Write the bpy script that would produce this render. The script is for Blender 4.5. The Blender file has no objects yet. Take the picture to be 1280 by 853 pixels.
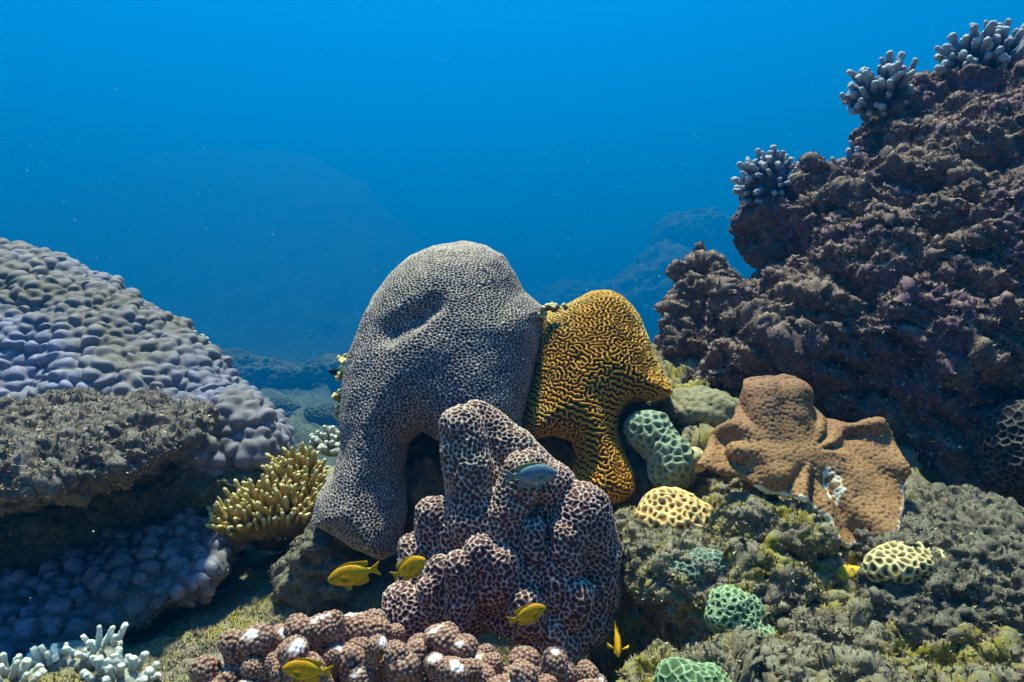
import bpy, math, random, time
import numpy as np
from mathutils import Vector, Matrix, kdtree

T0 = time.time()
random.seed(7)
RNG = np.random.default_rng(11)
S = bpy.context.scene
COL = S.collection
FOC = 853.0            # focal length in photo pixels (24 mm on a 36 mm sensor, 1280 px wide)

# ------------------------------------------------------------------ camera
cd = bpy.data.cameras.new('camera')
cd.lens = 24.0; cd.sensor_width = 36.0; cd.clip_start = 0.05; cd.clip_end = 1500
cam = bpy.data.objects.new('camera', cd); COL.objects.link(cam)
cam.location = (0, 0, 0); cam.rotation_euler = (math.radians(90), 0, 0)
S.camera = cam

# ------------------------------------------------------------------ light under water
SUN_EL, SUN_AZ = 79.0, -28.0      # azimuth measured from +Y (view direction) clockwise: behind the left shoulder
el, az = math.radians(SUN_EL), math.radians(SUN_AZ)
sun_dir = Vector((math.sin(az) * math.cos(el), math.cos(az) * math.cos(el), math.sin(el)))
w = bpy.data.worlds.new('World'); S.world = w; w.use_nodes = True
nt = w.node_tree; nt.nodes.clear()
out = nt.nodes.new('ShaderNodeOutputWorld'); bg = nt.nodes.new('ShaderNodeBackground')
sky = nt.nodes.new('ShaderNodeTexSky'); sky.sky_type = 'NISHITA'; sky.sun_disc = False
sky.sun_elevation = el; sky.sun_rotation = az
tc = nt.nodes.new('ShaderNodeTexCoord')
sep = nt.nodes.new('ShaderNodeSeparateXYZ'); nt.links.new(tc.outputs['Generated'], sep.inputs[0])
mr = nt.nodes.new('ShaderNodeMapRange'); mr.inputs['From Min'].default_value = -1; mr.inputs['From Max'].default_value = 1
nt.links.new(sep.outputs['Z'], mr.inputs['Value'])
ramp = nt.nodes.new('ShaderNodeValToRGB')
WORLD_STOPS = [(0.0, (0.001, 0.002, 0.003)), (0.46, (0.003, 0.008, 0.012)), (0.55, (0.006, 0.02, 0.04)), (0.66, (0.015, 0.055, 0.12)),
               (0.74, (0.05, 0.10, 0.17)), (0.82, (0.20, 0.19, 0.17)), (0.90, (0.52, 0.38, 0.25)), (1.0, (0.70, 0.48, 0.28))]
el_ = ramp.color_ramp.elements
while len(el_) < len(WORLD_STOPS): el_.new(0.5)
for e, (p, c) in zip(el_, WORLD_STOPS): e.position = p; e.color = (*c, 1)
nt.links.new(mr.outputs[0], ramp.inputs[0])
mul = nt.nodes.new('ShaderNodeMix'); mul.data_type = 'RGBA'; mul.blend_type = 'MULTIPLY'; mul.inputs[0].default_value = 1
nt.links.new(sky.outputs[0], mul.inputs[6]); nt.links.new(ramp.outputs[0], mul.inputs[7])
nt.links.new(mul.outputs[2], bg.inputs['Color']); bg.inputs['Strength'].default_value = 0.05
nt.links.new(bg.outputs[0], out.inputs[0])

sl = bpy.data.lights.new('sun', 'SUN'); sl.energy = 5.0; sl.angle = math.radians(4); sl.color = (1.0, 0.90, 0.75)
so = bpy.data.objects.new('sun', sl); COL.objects.link(so)
so.rotation_euler = sun_dir.to_track_quat('Z', 'Y').to_euler(); so.location = (0, 0, 20)

S.view_settings.view_transform = 'Standard'; S.view_settings.look = 'None'
S.view_settings.exposure = 2.88; S.view_settings.gamma = 1; S.view_settings.use_curve_mapping = False
S.cycles.use_denoising = True
S.cycles.max_bounces = 4; S.cycles.diffuse_bounces = 2; S.cycles.glossy_bounces = 1
S.cycles.volume_bounces = 0

# ------------------------------------------------------------------ numeric helpers
def W(px, py, Y):
    return np.array([(px - 640) / FOC * Y, Y, (426.5 - py) / FOC * Y])

def pxm(n, Y): return n * Y / FOC

_TAB = np.random.default_rng(3).normal(size=(4096, 3)).astype(np.float32)
_TAB /= np.linalg.norm(_TAB, axis=1, keepdims=True)
def perlin(P, seed=0):
    P = np.asarray(P, np.float32)
    i = np.floor(P).astype(np.int64); f = P - i
    u = f * f * f * (f * (f * 6 - 15) + 10)
    r = 0
    for a in (0, 1):
        for b in (0, 1):
            for c in (0, 1):
                h = ((i[:, 0] + a) * 73856093) ^ ((i[:, 1] + b) * 19349663) ^ ((i[:, 2] + c) * 83492791) ^ (seed * 2654435761)
                h = (h ^ (h >> 13)) * 1274126177
                g = _TAB[(h ^ (h >> 16)) & 4095]
                d = g[:, 0] * (f[:, 0] - a) + g[:, 1] * (f[:, 1] - b) + g[:, 2] * (f[:, 2] - c)
                wt = (u[:, 0] if a else 1 - u[:, 0]) * (u[:, 1] if b else 1 - u[:, 1]) * (u[:, 2] if c else 1 - u[:, 2])
                r = r + wt * d
    return r * 1.5

def fbm(P, scale, octv=4, gain=0.5, seed=0, mode=None):
    P = np.asarray(P, np.float32)
    tot = np.zeros(len(P), np.float32); a = 1.0; s = scale
    for o in range(octv):
        n = perlin(P * s, seed + o * 17)
        if mode == 'billow': n = np.abs(n) * 2 - 0.5
        elif mode == 'ridge': n = 0.5 - np.abs(n) * 2
        tot += a * n; a *= gain; s *= 2.03
    return tot

class Field:
    """a scalar field on a box of voxels (negative inside) and its surface"""
    def __init__(self, lo, hi, vs):
        self.lo = np.array(lo, np.float32); self.vs = vs
        n = np.ceil((np.array(hi) - self.lo) / vs).astype(int) + 1
        ax = [self.lo[k] + vs * np.arange(n[k], dtype=np.float32) for k in range(3)]
        self.X = ax[0][:, None, None]; self.Y = ax[1][None, :, None]; self.Z = ax[2][None, None, :]
        self.d = np.full(n, 9.0, np.float32)
    def add(self, d, k=0.0):
        if k <= 0: self.d = np.minimum(self.d, d)
        else:
            h = np.maximum(k - np.abs(self.d - d), 0) / k
            self.d = np.minimum(self.d, d) - h * h * k * 0.25
    def cut(self, d, k=0.0):
        d = -d
        if k <= 0: self.d = np.maximum(self.d, d)
        else:
            h = np.maximum(k - np.abs(self.d - d), 0) / k
            self.d = np.maximum(self.d, d) + h * h * k * 0.25
    def ell(self, c, r, tilt=0.0, pitch=0.0):
        x, y, z = self.X - c[0], self.Y - c[1], self.Z - c[2]
        if tilt:
            t = math.radians(tilt); x, z = x * math.cos(t) + z * math.sin(t), -x * math.sin(t) + z * math.cos(t)
        if pitch:
            t = math.radians(pitch); y, z = y * math.cos(t) + z * math.sin(t), -y * math.sin(t) + z * math.cos(t)
        return (np.sqrt((x / r[0])**2 + (y / r[1])**2 + (z / r[2])**2) - 1) * min(r)
    def cap(self, a, b, ra, rb):
        ab = np.array(b) - np.array(a); L = float(ab @ ab)
        t = np.clip(((self.X - a[0]) * ab[0] + (self.Y - a[1]) * ab[1] + (self.Z - a[2]) * ab[2]) / L, 0, 1)
        return np.sqrt((self.X - a[0] - ab[0] * t)**2 + (self.Y - a[1] - ab[1] * t)**2 + (self.Z - a[2] - ab[2] * t)**2) - (ra + (rb - ra) * t)
    def poly2d(self, pts):
        x = self.X[:, 0, :]; z = self.Z[:, 0, :]
        n = len(pts); d2 = np.full((x.shape[0], z.shape[1]), 1e9, np.float32); ins = np.zeros(d2.shape, bool)
        for i in range(n):
            ax, az = pts[i]; bx, bz = pts[(i + 1) % n]
            ex, ez = bx - ax, bz - az
            t = np.clip(((x - ax) * ex + (z - az) * ez) / (ex * ex + ez * ez + 1e-12), 0, 1)
            d2 = np.minimum(d2, (x - ax - ex * t)**2 + (z - az - ez * t)**2)
            c = ((az > z) != (bz > z)) & (x < (bx - ax) * (z - az) / (bz - az + 1e-12) + ax)
            ins ^= c
        return (np.sqrt(d2) * np.where(ins, -1, 1))[:, None, :]
    def relief(self, poly, plane, Df, Db, wd):
        """a rounded body with the given outline (points on the plane y = C + a z + b x)"""
        C, a, b = plane
        s = self.poly2d(on_plane(poly, plane))
        g = np.where(s < 0, 1 - np.exp(np.minimum(s, 0) / wd), -s / wd)
        yy = self.Y - (C + a * self.Z + b * self.X)
        D = np.where(yy < 0, Df, Db)
        return ((yy / D)**2 - g) * min(Df, Db) * 0.5
    def mesh(self):
        F = self.d; s = F < 0
        nx, ny, nz = F.shape
        cs = [(a, b, c) for a in (0, 1) for b in (0, 1) for c in (0, 1)]
        sub = lambda A, o: A[o[0]:nx - 1 + o[0], o[1]:ny - 1 + o[1], o[2]:nz - 1 + o[2]]
        cnt = sum(sub(s, o).astype(np.int8) for o in cs)
        act = (cnt > 0) & (cnt < 8)
        I = np.argwhere(act); N = len(I)
        vals = np.stack([F[I[:, 0] + o[0], I[:, 1] + o[1], I[:, 2] + o[2]] for o in cs], 1)
        acc = np.zeros((N, 3), np.float32); c = np.zeros(N, np.float32)
        for p in range(8):
            for q in range(p + 1, 8):
                if sum(abs(cs[p][k] - cs[q][k]) for k in range(3)) != 1: continue
                m = (vals[:, p] < 0) != (vals[:, q] < 0)
                t = vals[m, p] / (vals[m, p] - vals[m, q])
                a0 = np.array(cs[p], np.float32); b0 = np.array(cs[q], np.float32)
                acc[m] += a0 + t[:, None] * (b0 - a0); c[m] += 1
        V = self.lo + self.vs * (I + acc / c[:, None])
        idx = np.full(act.shape, -1, np.int32); idx[act] = np.arange(N)
        Q = []
        for ax in range(3):
            o1 = [0, 0, 0]; o1[ax] = 1
            A = s[:nx - o1[0], :ny - o1[1], :nz - o1[2]]; B = s[o1[0]:, o1[1]:, o1[2]:]
            E = np.argwhere(A != B)
            u, v = (ax + 1) % 3, (ax + 2) % 3
            ok = (E[:, u] > 0) & (E[:, v] > 0) & (E[:, u] < F.shape[u] - 1) & (E[:, v] < F.shape[v] - 1)
            E = E[ok]
            def g(du, dv):
                K = E.copy(); K[:, u] += du; K[:, v] += dv
                return idx[K[:, 0], K[:, 1], K[:, 2]]
            q = np.stack([g(-1, -1), g(0, -1), g(0, 0), g(-1, 0)], 1)
            flip = ~A[E[:, 0], E[:, 1], E[:, 2]]
            q[flip] = q[flip][:, ::-1]
            Q.append(q)
        Q = np.concatenate(Q); Q = Q[(Q >= 0).all(1)]
        return V.astype(np.float32), Q

def plane_at(px, py, Y, a=0.0, b=0.0):
    p = W(px, py, Y); return (Y - a * p[2] - b * p[0], a, b)

def on_plane(poly, plane):
    C, a, b = plane; r = []
    for px, py in poly:
        u, w_ = (px - 640) / FOC, (426.5 - py) / FOC
        Y = C / (1 - a * w_ - b * u)
        r.append((u * Y, w_ * Y))
    return r

def edges_of(Q):
    k = Q.shape[1]
    E = np.concatenate([np.stack([Q[:, i], Q[:, (i + 1) % k]], 1) for i in range(k)])
    E = np.sort(E, 1); key = E[:, 0].astype(np.int64) * (E.max() + 1) + E[:, 1]
    _, i = np.unique(key, return_index=True)
    return E[i]

class Nb:
    def __init__(self, n, Q, K=8):
        E = edges_of(Q)
        s = np.concatenate([E[:, 0], E[:, 1]]); d = np.concatenate([E[:, 1], E[:, 0]])
        o = np.argsort(s, kind='stable'); s, d = s[o], d[o]
        cnt = np.bincount(s, minlength=n); off = np.concatenate([[0], np.cumsum(cnt)[:-1]])
        pos = np.arange(len(s)) - off[s]; m = pos < K
        self.nb = np.tile(np.arange(n)[:, None], (1, K)); self.nb[s[m], pos[m]] = d[m]
        self.c = np.minimum(np.maximum(cnt, 1), K).astype(np.float32); self.K = K
    def avg(self, u):
        c = self.c if u.ndim == 1 else self.c[:, None]
        return (u[self.nb].sum(1) - (self.K - self.c if u.ndim == 1 else (self.K - self.c)[:, None]) * u) / c
    def blur(self, u, n, f=0.5):
        for _ in range(n): u = (1 - f) * u + f * self.avg(u)
        return u

def raw_mesh(V, Q, name='m'):
    me = bpy.data.meshes.new(name); k = Q.shape[1]
    me.vertices.add(len(V)); me.vertices.foreach_set('co', np.ascontiguousarray(V, np.float32).ravel())
    me.loops.add(Q.size); me.loops.foreach_set('vertex_index', np.ascontiguousarray(Q, np.int32).ravel())
    me.polygons.add(len(Q)); me.polygons.foreach_set('loop_start', np.arange(0, Q.size, k, dtype=np.int32))
    me.update(calc_edges=True)
    me.polygons.foreach_set('use_smooth', np.ones(len(Q), bool))
    return me

def subdivide(V, Q, n=1):
    me = raw_mesh(V, Q, 'tmp'); ob = bpy.data.objects.new('tmp', me); COL.objects.link(ob)
    m = ob.modifiers.new('s', 'SUBSURF'); m.levels = n; m.render_levels = n
    ev = ob.evaluated_get(bpy.context.evaluated_depsgraph_get()); em = ev.to_mesh()
    V2 = np.empty(len(em.vertices) * 3, np.float32); em.vertices.foreach_get('co', V2)
    L = np.empty(len(em.loops), np.int32); em.loops.foreach_get('vertex_index', L)
    ev.to_mesh_clear(); bpy.data.objects.remove(ob); bpy.data.meshes.remove(me)
    return V2.reshape(-1, 3), L.reshape(-1, 4)

def normals(V, Q):
    a, b, c, d = (V[Q[:, i]] for i in range(4))
    n = np.cross(c - a, d - b)
    N = np.zeros_like(V)
    for i in range(4):
        for k in range(3): N[:, k] += np.bincount(Q[:, i], n[:, k], len(V)).astype(np.float32)
    return N / np.maximum(np.linalg.norm(N, axis=1, keepdims=True), 1e-9)

def sstep(a, b, x):
    t = np.clip((x - a) / (b - a), 0, 1); return t * t * (3 - 2 * t)

def turing(nb, n, n1=4, n2=12, it=14, bias=0.0, seed=0, gain=6.0, start=None):
    """labyrinth of ridges grown on the surface itself"""
    u = np.random.default_rng(seed).normal(size=n).astype(np.float32) if start is None else start
    for i in range(it):
        a = nb.blur(u, n1); b = nb.blur(a, n2 - n1)
        d = a - b
        d /= d.std() + 1e-9
        u = np.tanh(gain * 0.35 * d + bias)
    return nb.blur(u, 1)

def poisson_pts(V, r, seed=0):
    """vertices at least r apart"""
    o = np.random.default_rng(seed).permutation(len(V)); cell = {}; keep = []
    inv = 1 / r; r2 = r * r
    K = np.floor(V * inv).astype(int)
    for i in o[:60000 if len(o) > 60000 else len(o)]:
        k = tuple(K[i]); ok = True; p = V[i]
        for a in (-1, 0, 1):
            for b in (-1, 0, 1):
                for c in (-1, 0, 1):
                    for j in cell.get((k[0] + a, k[1] + b, k[2] + c), ()):
                        q = V[j] - p
                        if q[0] * q[0] + q[1] * q[1] + q[2] * q[2] < r2: ok = False; break
                    if not ok: break
                if not ok: break
            if not ok: break
        if ok: cell.setdefault(k, []).append(i); keep.append(i)
    return V[keep]

def cells(V, r, seed=0, warp=0.0, stretch=(1, 1, 1)):
    """distances to the nearest two cell centres, in units of r, and the id of the nearest"""
    P = V * np.array(stretch, np.float32)
    pts = poisson_pts(P, r, seed)
    kd = kdtree.KDTree(len(pts))
    for i, p in enumerate(pts): kd.insert(p, i)
    kd.balance()
    Pw = P
    if warp: Pw = P + warp * r * np.stack([perlin(P / r * 0.9, 5), perlin(P / r * 0.9, 6), perlin(P / r * 0.9, 7)], 1)
    f1 = np.empty(len(V), np.float32); f2 = np.empty(len(V), np.float32); ids = np.empty(len(V), np.int32)
    for i, p in enumerate(Pw.tolist()):
        (_, ia, da), (_, _, db) = kd.find_n(p, 2)
        f1[i] = da; f2[i] = db; ids[i] = ia
    return f1 / r, f2 / r, ids

def walls(V, r, seed=0, warp=0.0, stretch=(1, 1, 1), merge=0.0):
    """distance (in units of r) to the wall between a cell and the nearest one it is not fused with"""
    P = V * np.array(stretch, np.float32); pts = poisson_pts(P, r, seed)
    kd = kdtree.KDTree(len(pts))
    for i, p in enumerate(pts): kd.insert(p, i)
    kd.balance(); Pw = P
    if warp: Pw = P + warp * r * np.stack([perlin(P / r * 0.9, 5), perlin(P / r * 0.9, 6), perlin(P / r * 0.9, 7)], 1)
    D = np.empty((len(V), 4), np.float32); I = np.empty((len(V), 4), np.int64)
    for i, p in enumerate(Pw.tolist()):
        q = kd.find_n(p, 4); D[i] = [k[2] for k in q]; I[i] = [k[1] for k in q]
    a = I[:, :1]; b = I[:, 1:]; lo = np.minimum(a, b); hi = np.maximum(a, b)
    fused = (((lo * 7919 + hi * 104729 + seed) * 2654435761 >> 7) & 1023) < merge * 1024
    d2 = np.where(fused[:, :2], 9, D[:, 1:3]).min(1); d2 = np.minimum(d2, D[:, 3])
    return (d2 - D[:, 0]) / r

# ------------------------------------------------------------------ objects
def tag(o, label=None, cat=None, group=None, kind=None):
    if label: o['label'] = label
    if cat: o['category'] = cat
    if group: o['group'] = group
    if kind: o['kind'] = kind
    return o

def put(name, V, Q, mat, parent=None, attrs=None, base=None):
    """link one mesh object; a top-level one gets its origin at its own base"""
    V = np.array(V, np.float32)
    if base is None and parent is None:
        base = np.array([V[:, 0].mean(), V[:, 1].mean(), V[:, 2].min()], np.float32)
    if base is not None: V = V - np.asarray(base, np.float32)
    me = raw_mesh(V, Q, name)
    for k, a in (attrs or {}).items():
        at = me.attributes.new(k, 'FLOAT', 'POINT'); at.data.foreach_set('value', np.ascontiguousarray(a, np.float32))
    me.materials.append(mat)
    o = bpy.data.objects.new(name, me); COL.objects.link(o)
    if parent: o.parent = parent
    elif base is not None: o.location = [float(x) for x in base]
    return o

def empty(name, loc, label, cat, group=None):
    o = bpy.data.objects.new(name, None); COL.objects.link(o); o.location = [float(x) for x in loc]
    o.empty_display_size = 0.05
    return tag(o, label, cat, group)

# ------------------------------------------------------------------ materials
class NT:
    def __init__(self, name):
        self.m = bpy.data.materials.new(name); self.m.use_nodes = True
        self.t = self.m.node_tree; self.b = self.t.nodes['Principled BSDF']
        self.b.inputs['Specular IOR Level'].default_value = 0.2
        self.tc = self.t.nodes.new('ShaderNodeTexCoord').outputs['Object']
    def n(self, ty, **kw):
        x = self.t.nodes.new(ty)
        for k, v in kw.items(): setattr(x, k, v)
        return x
    def link(self, a, b): self.t.links.new(a, b)
    def noise(self, scale, detail=4, rough=0.6, dist=0.0, seed=0.0):
        x = self.n('ShaderNodeTexNoise'); x.noise_dimensions = '4D'
        x.inputs['Scale'].default_value = scale; x.inputs['Detail'].default_value = detail
        x.inputs['Roughness'].default_value = rough; x.inputs['Distortion'].default_value = dist
        x.inputs['W'].default_value = seed
        self.link(self.tc, x.inputs['Vector']); return x.outputs[0]
    def attr(self, a):
        x = self.n('ShaderNodeAttribute'); x.attribute_name = a; return x.outputs['Fac']
    def ramp(self, fac, stops):
        r = self.n('ShaderNodeValToRGB'); e = r.color_ramp.elements
        while len(e) < len(stops): e.new(0.5)
        for q, (p, c) in zip(e, stops):
            q.position = p; q.color = (*(c if not isinstance(c, (int, float)) else (c, c, c)), 1)
        self.link(fac, r.inputs[0]); return r.outputs[0]
    def mix(self, a, b, fac, blend='MIX'):
        x = self.n('ShaderNodeMix'); x.data_type = 'RGBA'; x.blend_type = blend
        for v, s in ((fac, x.inputs[0]), (a, x.inputs[6]), (b, x.inputs[7])):
            if isinstance(v, (int, float)): s.default_value = v if s is x.inputs[0] or s.type == 'VALUE' else (v, v, v, 1)
            elif isinstance(v, tuple): s.default_value = (*v, 1)
            else: self.link(v, s)
        return x.outputs[2]
    def bump(self, h, strength=0.4, dist=0.004, prev=None):
        x = self.n('ShaderNodeBump'); x.inputs['Strength'].default_value = strength; x.inputs['Distance'].default_value = dist
        self.link(h, x.inputs['Height'])
        if prev is not None: self.link(prev, x.inputs['Normal'])
        return x.outputs[0]
    def up(self):
        g = self.n('ShaderNodeNewGeometry'); s = self.n('ShaderNodeSeparateXYZ')
        self.link(g.outputs['Normal'], s.inputs[0]); return s.outputs['Z']
    def done(self, color, bump=None, rough=0.85):
        self.link(color, self.b.inputs['Base Color'])
        if bump is not None: self.link(bump, self.b.inputs['Normal'])
        self.b.inputs['Roughness'].default_value = rough
        return self.m

def rock_mat(name, a, b, c, patch, patch_amt=0.58, speck=(0.5, 0.46, 0.4), scale=9.0, seed=0.0, lit_sediment=None, speck_lo=0.62, patch2=None):
    k = NT(name)
    col = k.ramp(k.noise(scale, 6, 0.65, 0.4, seed), [(0.3, a), (0.5, b), (0.68, c)])
    col = k.mix(col, patch, k.ramp(k.noise(scale * 0.8, 5, 0.7, 0.5, seed + 5), [(patch_amt, 0.0), (patch_amt + 0.09, 1.0)]))
    if patch2: col = k.mix(col, patch2, k.ramp(k.noise(scale * 1.7, 5, 0.7, 0.4, seed + 13), [(0.55, 0.0), (0.63, 0.9)]))
    fine = k.noise(scale * 11, 5, 0.7, 0.2, seed + 9)
    col = k.mix(col, k.ramp(fine, [(0.3, 0.45), (0.52, 1.0), (0.72, 1.5)]), 1.0, 'MULTIPLY')
    col = k.mix(col, speck, k.ramp(k.noise(scale * 17, 3, 0.6, 0.0, seed + 2), [(speck_lo, 0.0), (speck_lo + 0.07, 0.85)]))
    if lit_sediment:
        sd = k.mix(0.0, 1.0, k.ramp(k.up(), [(0.45, 0.0), (0.95, 0.7)]))  # settled sediment on up-facing faces, its pale colour also painting in sunlit tops
        col = k.mix(col, lit_sediment, k.mix(sd, k.ramp(k.noise(scale * 3, 4, 0.6, 0, seed + 3), [(0.35, 0.0), (0.6, 1.0)]), 1.0, 'MULTIPLY'))
    bm = k.bump(k.noise(scale * 14, 6, 0.75, 0.3, seed + 1), 0.9, 0.012)
    bm = k.bump(k.noise(scale * 45, 3, 0.7, 0.0, seed + 4), 0.7, 0.004, bm)
    return k.done(col, bm, 0.95)

def coral_mat(name, stops, var=((0.8, 0.8, 0.8), (1.15, 1.12, 1.1)), vscale=7.0, tint=None, tint_amt=0.5, seed=0.0, bump=0.35, rough=0.7, attr='ridge'):
    k = NT(name)
    col = k.ramp(k.attr(attr), stops)
    if tint: col = k.mix(col, k.ramp(k.attr(attr), tint), k.ramp(k.noise(vscale * 0.6, 3, 0.5, 0, seed + 4), [(tint_amt, 0.0), (tint_amt + 0.15, 1.0)]))
    col = k.mix(col, k.ramp(k.noise(vscale, 5, 0.6, 0.2, seed), [(0.3, var[0]), (0.7, var[1])]), 1.0, 'MULTIPLY')
    col = k.mix(col, k.ramp(k.noise(260, 3, 0.7, 0, seed), [(0.3, 0.72), (0.7, 1.22)]), 1.0, 'MULTIPLY')
    return k.done(col, k.bump(k.noise(330, 4, 0.7, 0, seed), bump, 0.002), rough)

M = {}
M['boulder'] = rock_mat('turf_rock_purple', (0.085, 0.05, 0.055), (0.185, 0.12, 0.105), (0.30, 0.205, 0.16), (0.20, 0.11, 0.15), 0.49, (0.55, 0.45, 0.38), 5, 0.0, (0.46, 0.34, 0.26))  # sediment colour brightened and warmed to paint sunlight onto the rock tops
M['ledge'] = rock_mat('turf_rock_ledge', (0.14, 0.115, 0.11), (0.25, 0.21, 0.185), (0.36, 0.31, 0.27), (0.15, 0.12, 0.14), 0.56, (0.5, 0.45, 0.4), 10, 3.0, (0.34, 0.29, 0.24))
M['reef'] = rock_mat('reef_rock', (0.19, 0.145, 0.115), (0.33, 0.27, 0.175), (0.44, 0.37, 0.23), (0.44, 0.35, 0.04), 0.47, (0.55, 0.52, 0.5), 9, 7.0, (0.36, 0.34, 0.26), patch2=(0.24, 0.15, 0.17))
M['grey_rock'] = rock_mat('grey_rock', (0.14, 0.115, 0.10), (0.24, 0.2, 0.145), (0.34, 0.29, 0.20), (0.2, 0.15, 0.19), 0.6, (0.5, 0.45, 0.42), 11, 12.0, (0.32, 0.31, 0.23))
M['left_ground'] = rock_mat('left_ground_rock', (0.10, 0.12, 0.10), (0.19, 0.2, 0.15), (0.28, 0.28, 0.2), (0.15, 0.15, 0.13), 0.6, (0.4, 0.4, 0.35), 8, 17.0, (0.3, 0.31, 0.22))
M['far'] = rock_mat('far_reef', (0.03, 0.04, 0.033), (0.07, 0.085, 0.065), (0.13, 0.145, 0.11), (0.16, 0.17, 0.13), 0.6, (0.3, 0.3, 0.27), 1.6, 21.0)
M['dark_far'] = rock_mat('dark_far_reef', (0.02, 0.03, 0.025), (0.05, 0.055, 0.045), (0.08, 0.09, 0.07), (0.07, 0.08, 0.06), 0.6, (0.12, 0.12, 0.1), 0.3, 23.0)
def turf_mat(name, a, b, c):
    k = NT(name); return k.done(k.mix(k.ramp(k.attr('ridge'), [(0.0, a), (0.6, b), (1.0, c)]), k.ramp(k.noise(9, 4), [(0.3, 0.65), (0.7, 1.3)]), 1.0, 'MULTIPLY'), None, 0.95)
M['turf_brown'] = turf_mat('brown_turf_algae', (0.16, 0.085, 0.065), (0.36, 0.235, 0.155), (0.62, 0.47, 0.33))
M['turf_green'] = turf_mat('olive_turf_algae', (0.15, 0.11, 0.07), (0.31, 0.25, 0.14), (0.54, 0.46, 0.29))
M['purple_brain'] = coral_mat('purple_brain_coral', [(0.0, (0.06, 0.045, 0.055)), (0.35, (0.11, 0.085, 0.095)), (0.6, (0.34, 0.27, 0.25)), (1.0, (0.62, 0.53, 0.47))],
    tint=[(0.0, (0.10, 0.06, 0.042)), (0.35, (0.18, 0.12, 0.085)), (0.6, (0.40, 0.33, 0.28)), (1.0, (0.64, 0.57, 0.5))], seed=2)
M['orange_brain'] = coral_mat('orange_brain_coral', [(0.0, (0.09, 0.032, 0.006)), (0.35, (0.17, 0.064, 0.007)), (0.6, (0.46, 0.205, 0.015)), (1.0, (0.66, 0.33, 0.036))],
    tint=[(0.0, (0.05, 0.027, 0.012)), (0.4, (0.12, 0.07, 0.02)), (0.65, (0.40, 0.23, 0.05)), (1.0, (0.6, 0.4, 0.12))], tint_amt=0.5, seed=5)
M['honey'] = coral_mat('honeycomb_coral', [(0.0, (0.065, 0.028, 0.032)), (0.4, (0.12, 0.055, 0.058)), (0.62, (0.36, 0.21, 0.19)), (1.0, (0.74, 0.56, 0.46))],
    tint=[(0.0, (0.11, 0.05, 0.036)), (0.4, (0.2, 0.1, 0.07)), (0.62, (0.40, 0.27, 0.21)), (1.0, (0.75, 0.65, 0.55))], tint_amt=0.45, seed=8)
M['green_lobe'] = coral_mat('green_lobed_coral', [(0.0, (0.11, 0.15, 0.09)), (0.5, (0.18, 0.235, 0.15)), (1.0, (0.28, 0.34, 0.23))], seed=3, vscale=15)
M['green_ring'] = coral_mat('green_ring_coral', [(0.0, (0.05, 0.10, 0.045)), (0.4, (0.12, 0.21, 0.10)), (0.7, (0.24, 0.35, 0.19)), (1.0, (0.38, 0.48, 0.30))], seed=4, vscale=15)
M['green_dim'] = coral_mat('green_grey_honeycomb_coral', [(0.0, (0.05, 0.08, 0.055)), (0.5, (0.12, 0.17, 0.13)), (1.0, (0.28, 0.34, 0.26))], seed=6, vscale=15)
M['yellow_honey'] = coral_mat('yellow_honeycomb_coral', [(0.0, (0.16, 0.07, 0.02)), (0.4, (0.33, 0.17, 0.05)), (0.65, (0.66, 0.40, 0.13)), (1.0, (0.82, 0.58, 0.26))], seed=7, vscale=15)
M['cream_honey'] = coral_mat('cream_honeycomb_coral', [(0.0, (0.08, 0.06, 0.025)), (0.4, (0.22, 0.17, 0.07)), (0.7, (0.48, 0.38, 0.16)), (1.0, (0.70, 0.58, 0.30))], seed=9, vscale=15)
M['brown_honey'] = coral_mat('brown_honeycomb_coral', [(0.0, (0.05, 0.04, 0.02)), (0.5, (0.13, 0.11, 0.06)), (1.0, (0.26, 0.23, 0.13))], seed=10, vscale=15)
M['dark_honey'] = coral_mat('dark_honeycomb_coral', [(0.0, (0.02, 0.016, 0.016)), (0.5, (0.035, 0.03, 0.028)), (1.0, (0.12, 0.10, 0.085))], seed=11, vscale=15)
M['porites'] = coral_mat('lilac_lobed_coral', [(0.0, (0.12, 0.115, 0.145)), (0.45, (0.20, 0.19, 0.25)), (1.0, (0.33, 0.325, 0.45))], var=((0.72, 0.72, 0.70), (1.2, 1.2, 1.28)), vscale=3.0,
    tint=[(0.0, (0.11, 0.10, 0.09)), (0.5, (0.17, 0.145, 0.13)), (1.0, (0.26, 0.225, 0.21))], tint_amt=0.47, seed=13, bump=0.55)
M['plate'] = coral_mat('brown_plate_coral', [(0.0, (0.11, 0.05, 0.022)), (0.4, (0.21, 0.10, 0.042)), (0.75, (0.36, 0.19, 0.085)), (0.88, (0.55, 0.38, 0.22)), (1.0, (0.85, 0.8, 0.62))], vscale=6,
    tint=[(0.0, (0.11, 0.045, 0.03)), (0.4, (0.18, 0.082, 0.045)), (0.75, (0.30, 0.15, 0.085)), (0.88, (0.55, 0.38, 0.22)), (1.0, (0.85, 0.8, 0.62))], tint_amt=0.5, seed=14)
M['pocil'] = coral_mat('brown_branch_coral', [(0.0, (0.13, 0.055, 0.04)), (0.5, (0.26, 0.13, 0.095)), (0.8, (0.52, 0.36, 0.29)), (0.9, (0.7, 0.6, 0.62)), (1.0, (0.85, 0.78, 0.88))], vscale=25, seed=15)
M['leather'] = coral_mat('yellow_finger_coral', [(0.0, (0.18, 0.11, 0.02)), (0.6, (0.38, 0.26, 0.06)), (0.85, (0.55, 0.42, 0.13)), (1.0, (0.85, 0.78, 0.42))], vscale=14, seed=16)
M['blue_finger'] = coral_mat('blue_grey_finger_coral', [(0.0, (0.05, 0.08, 0.14)), (0.5, (0.16, 0.20, 0.29)), (1.0, (0.50, 0.52, 0.55))], vscale=20, seed=17)
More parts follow.
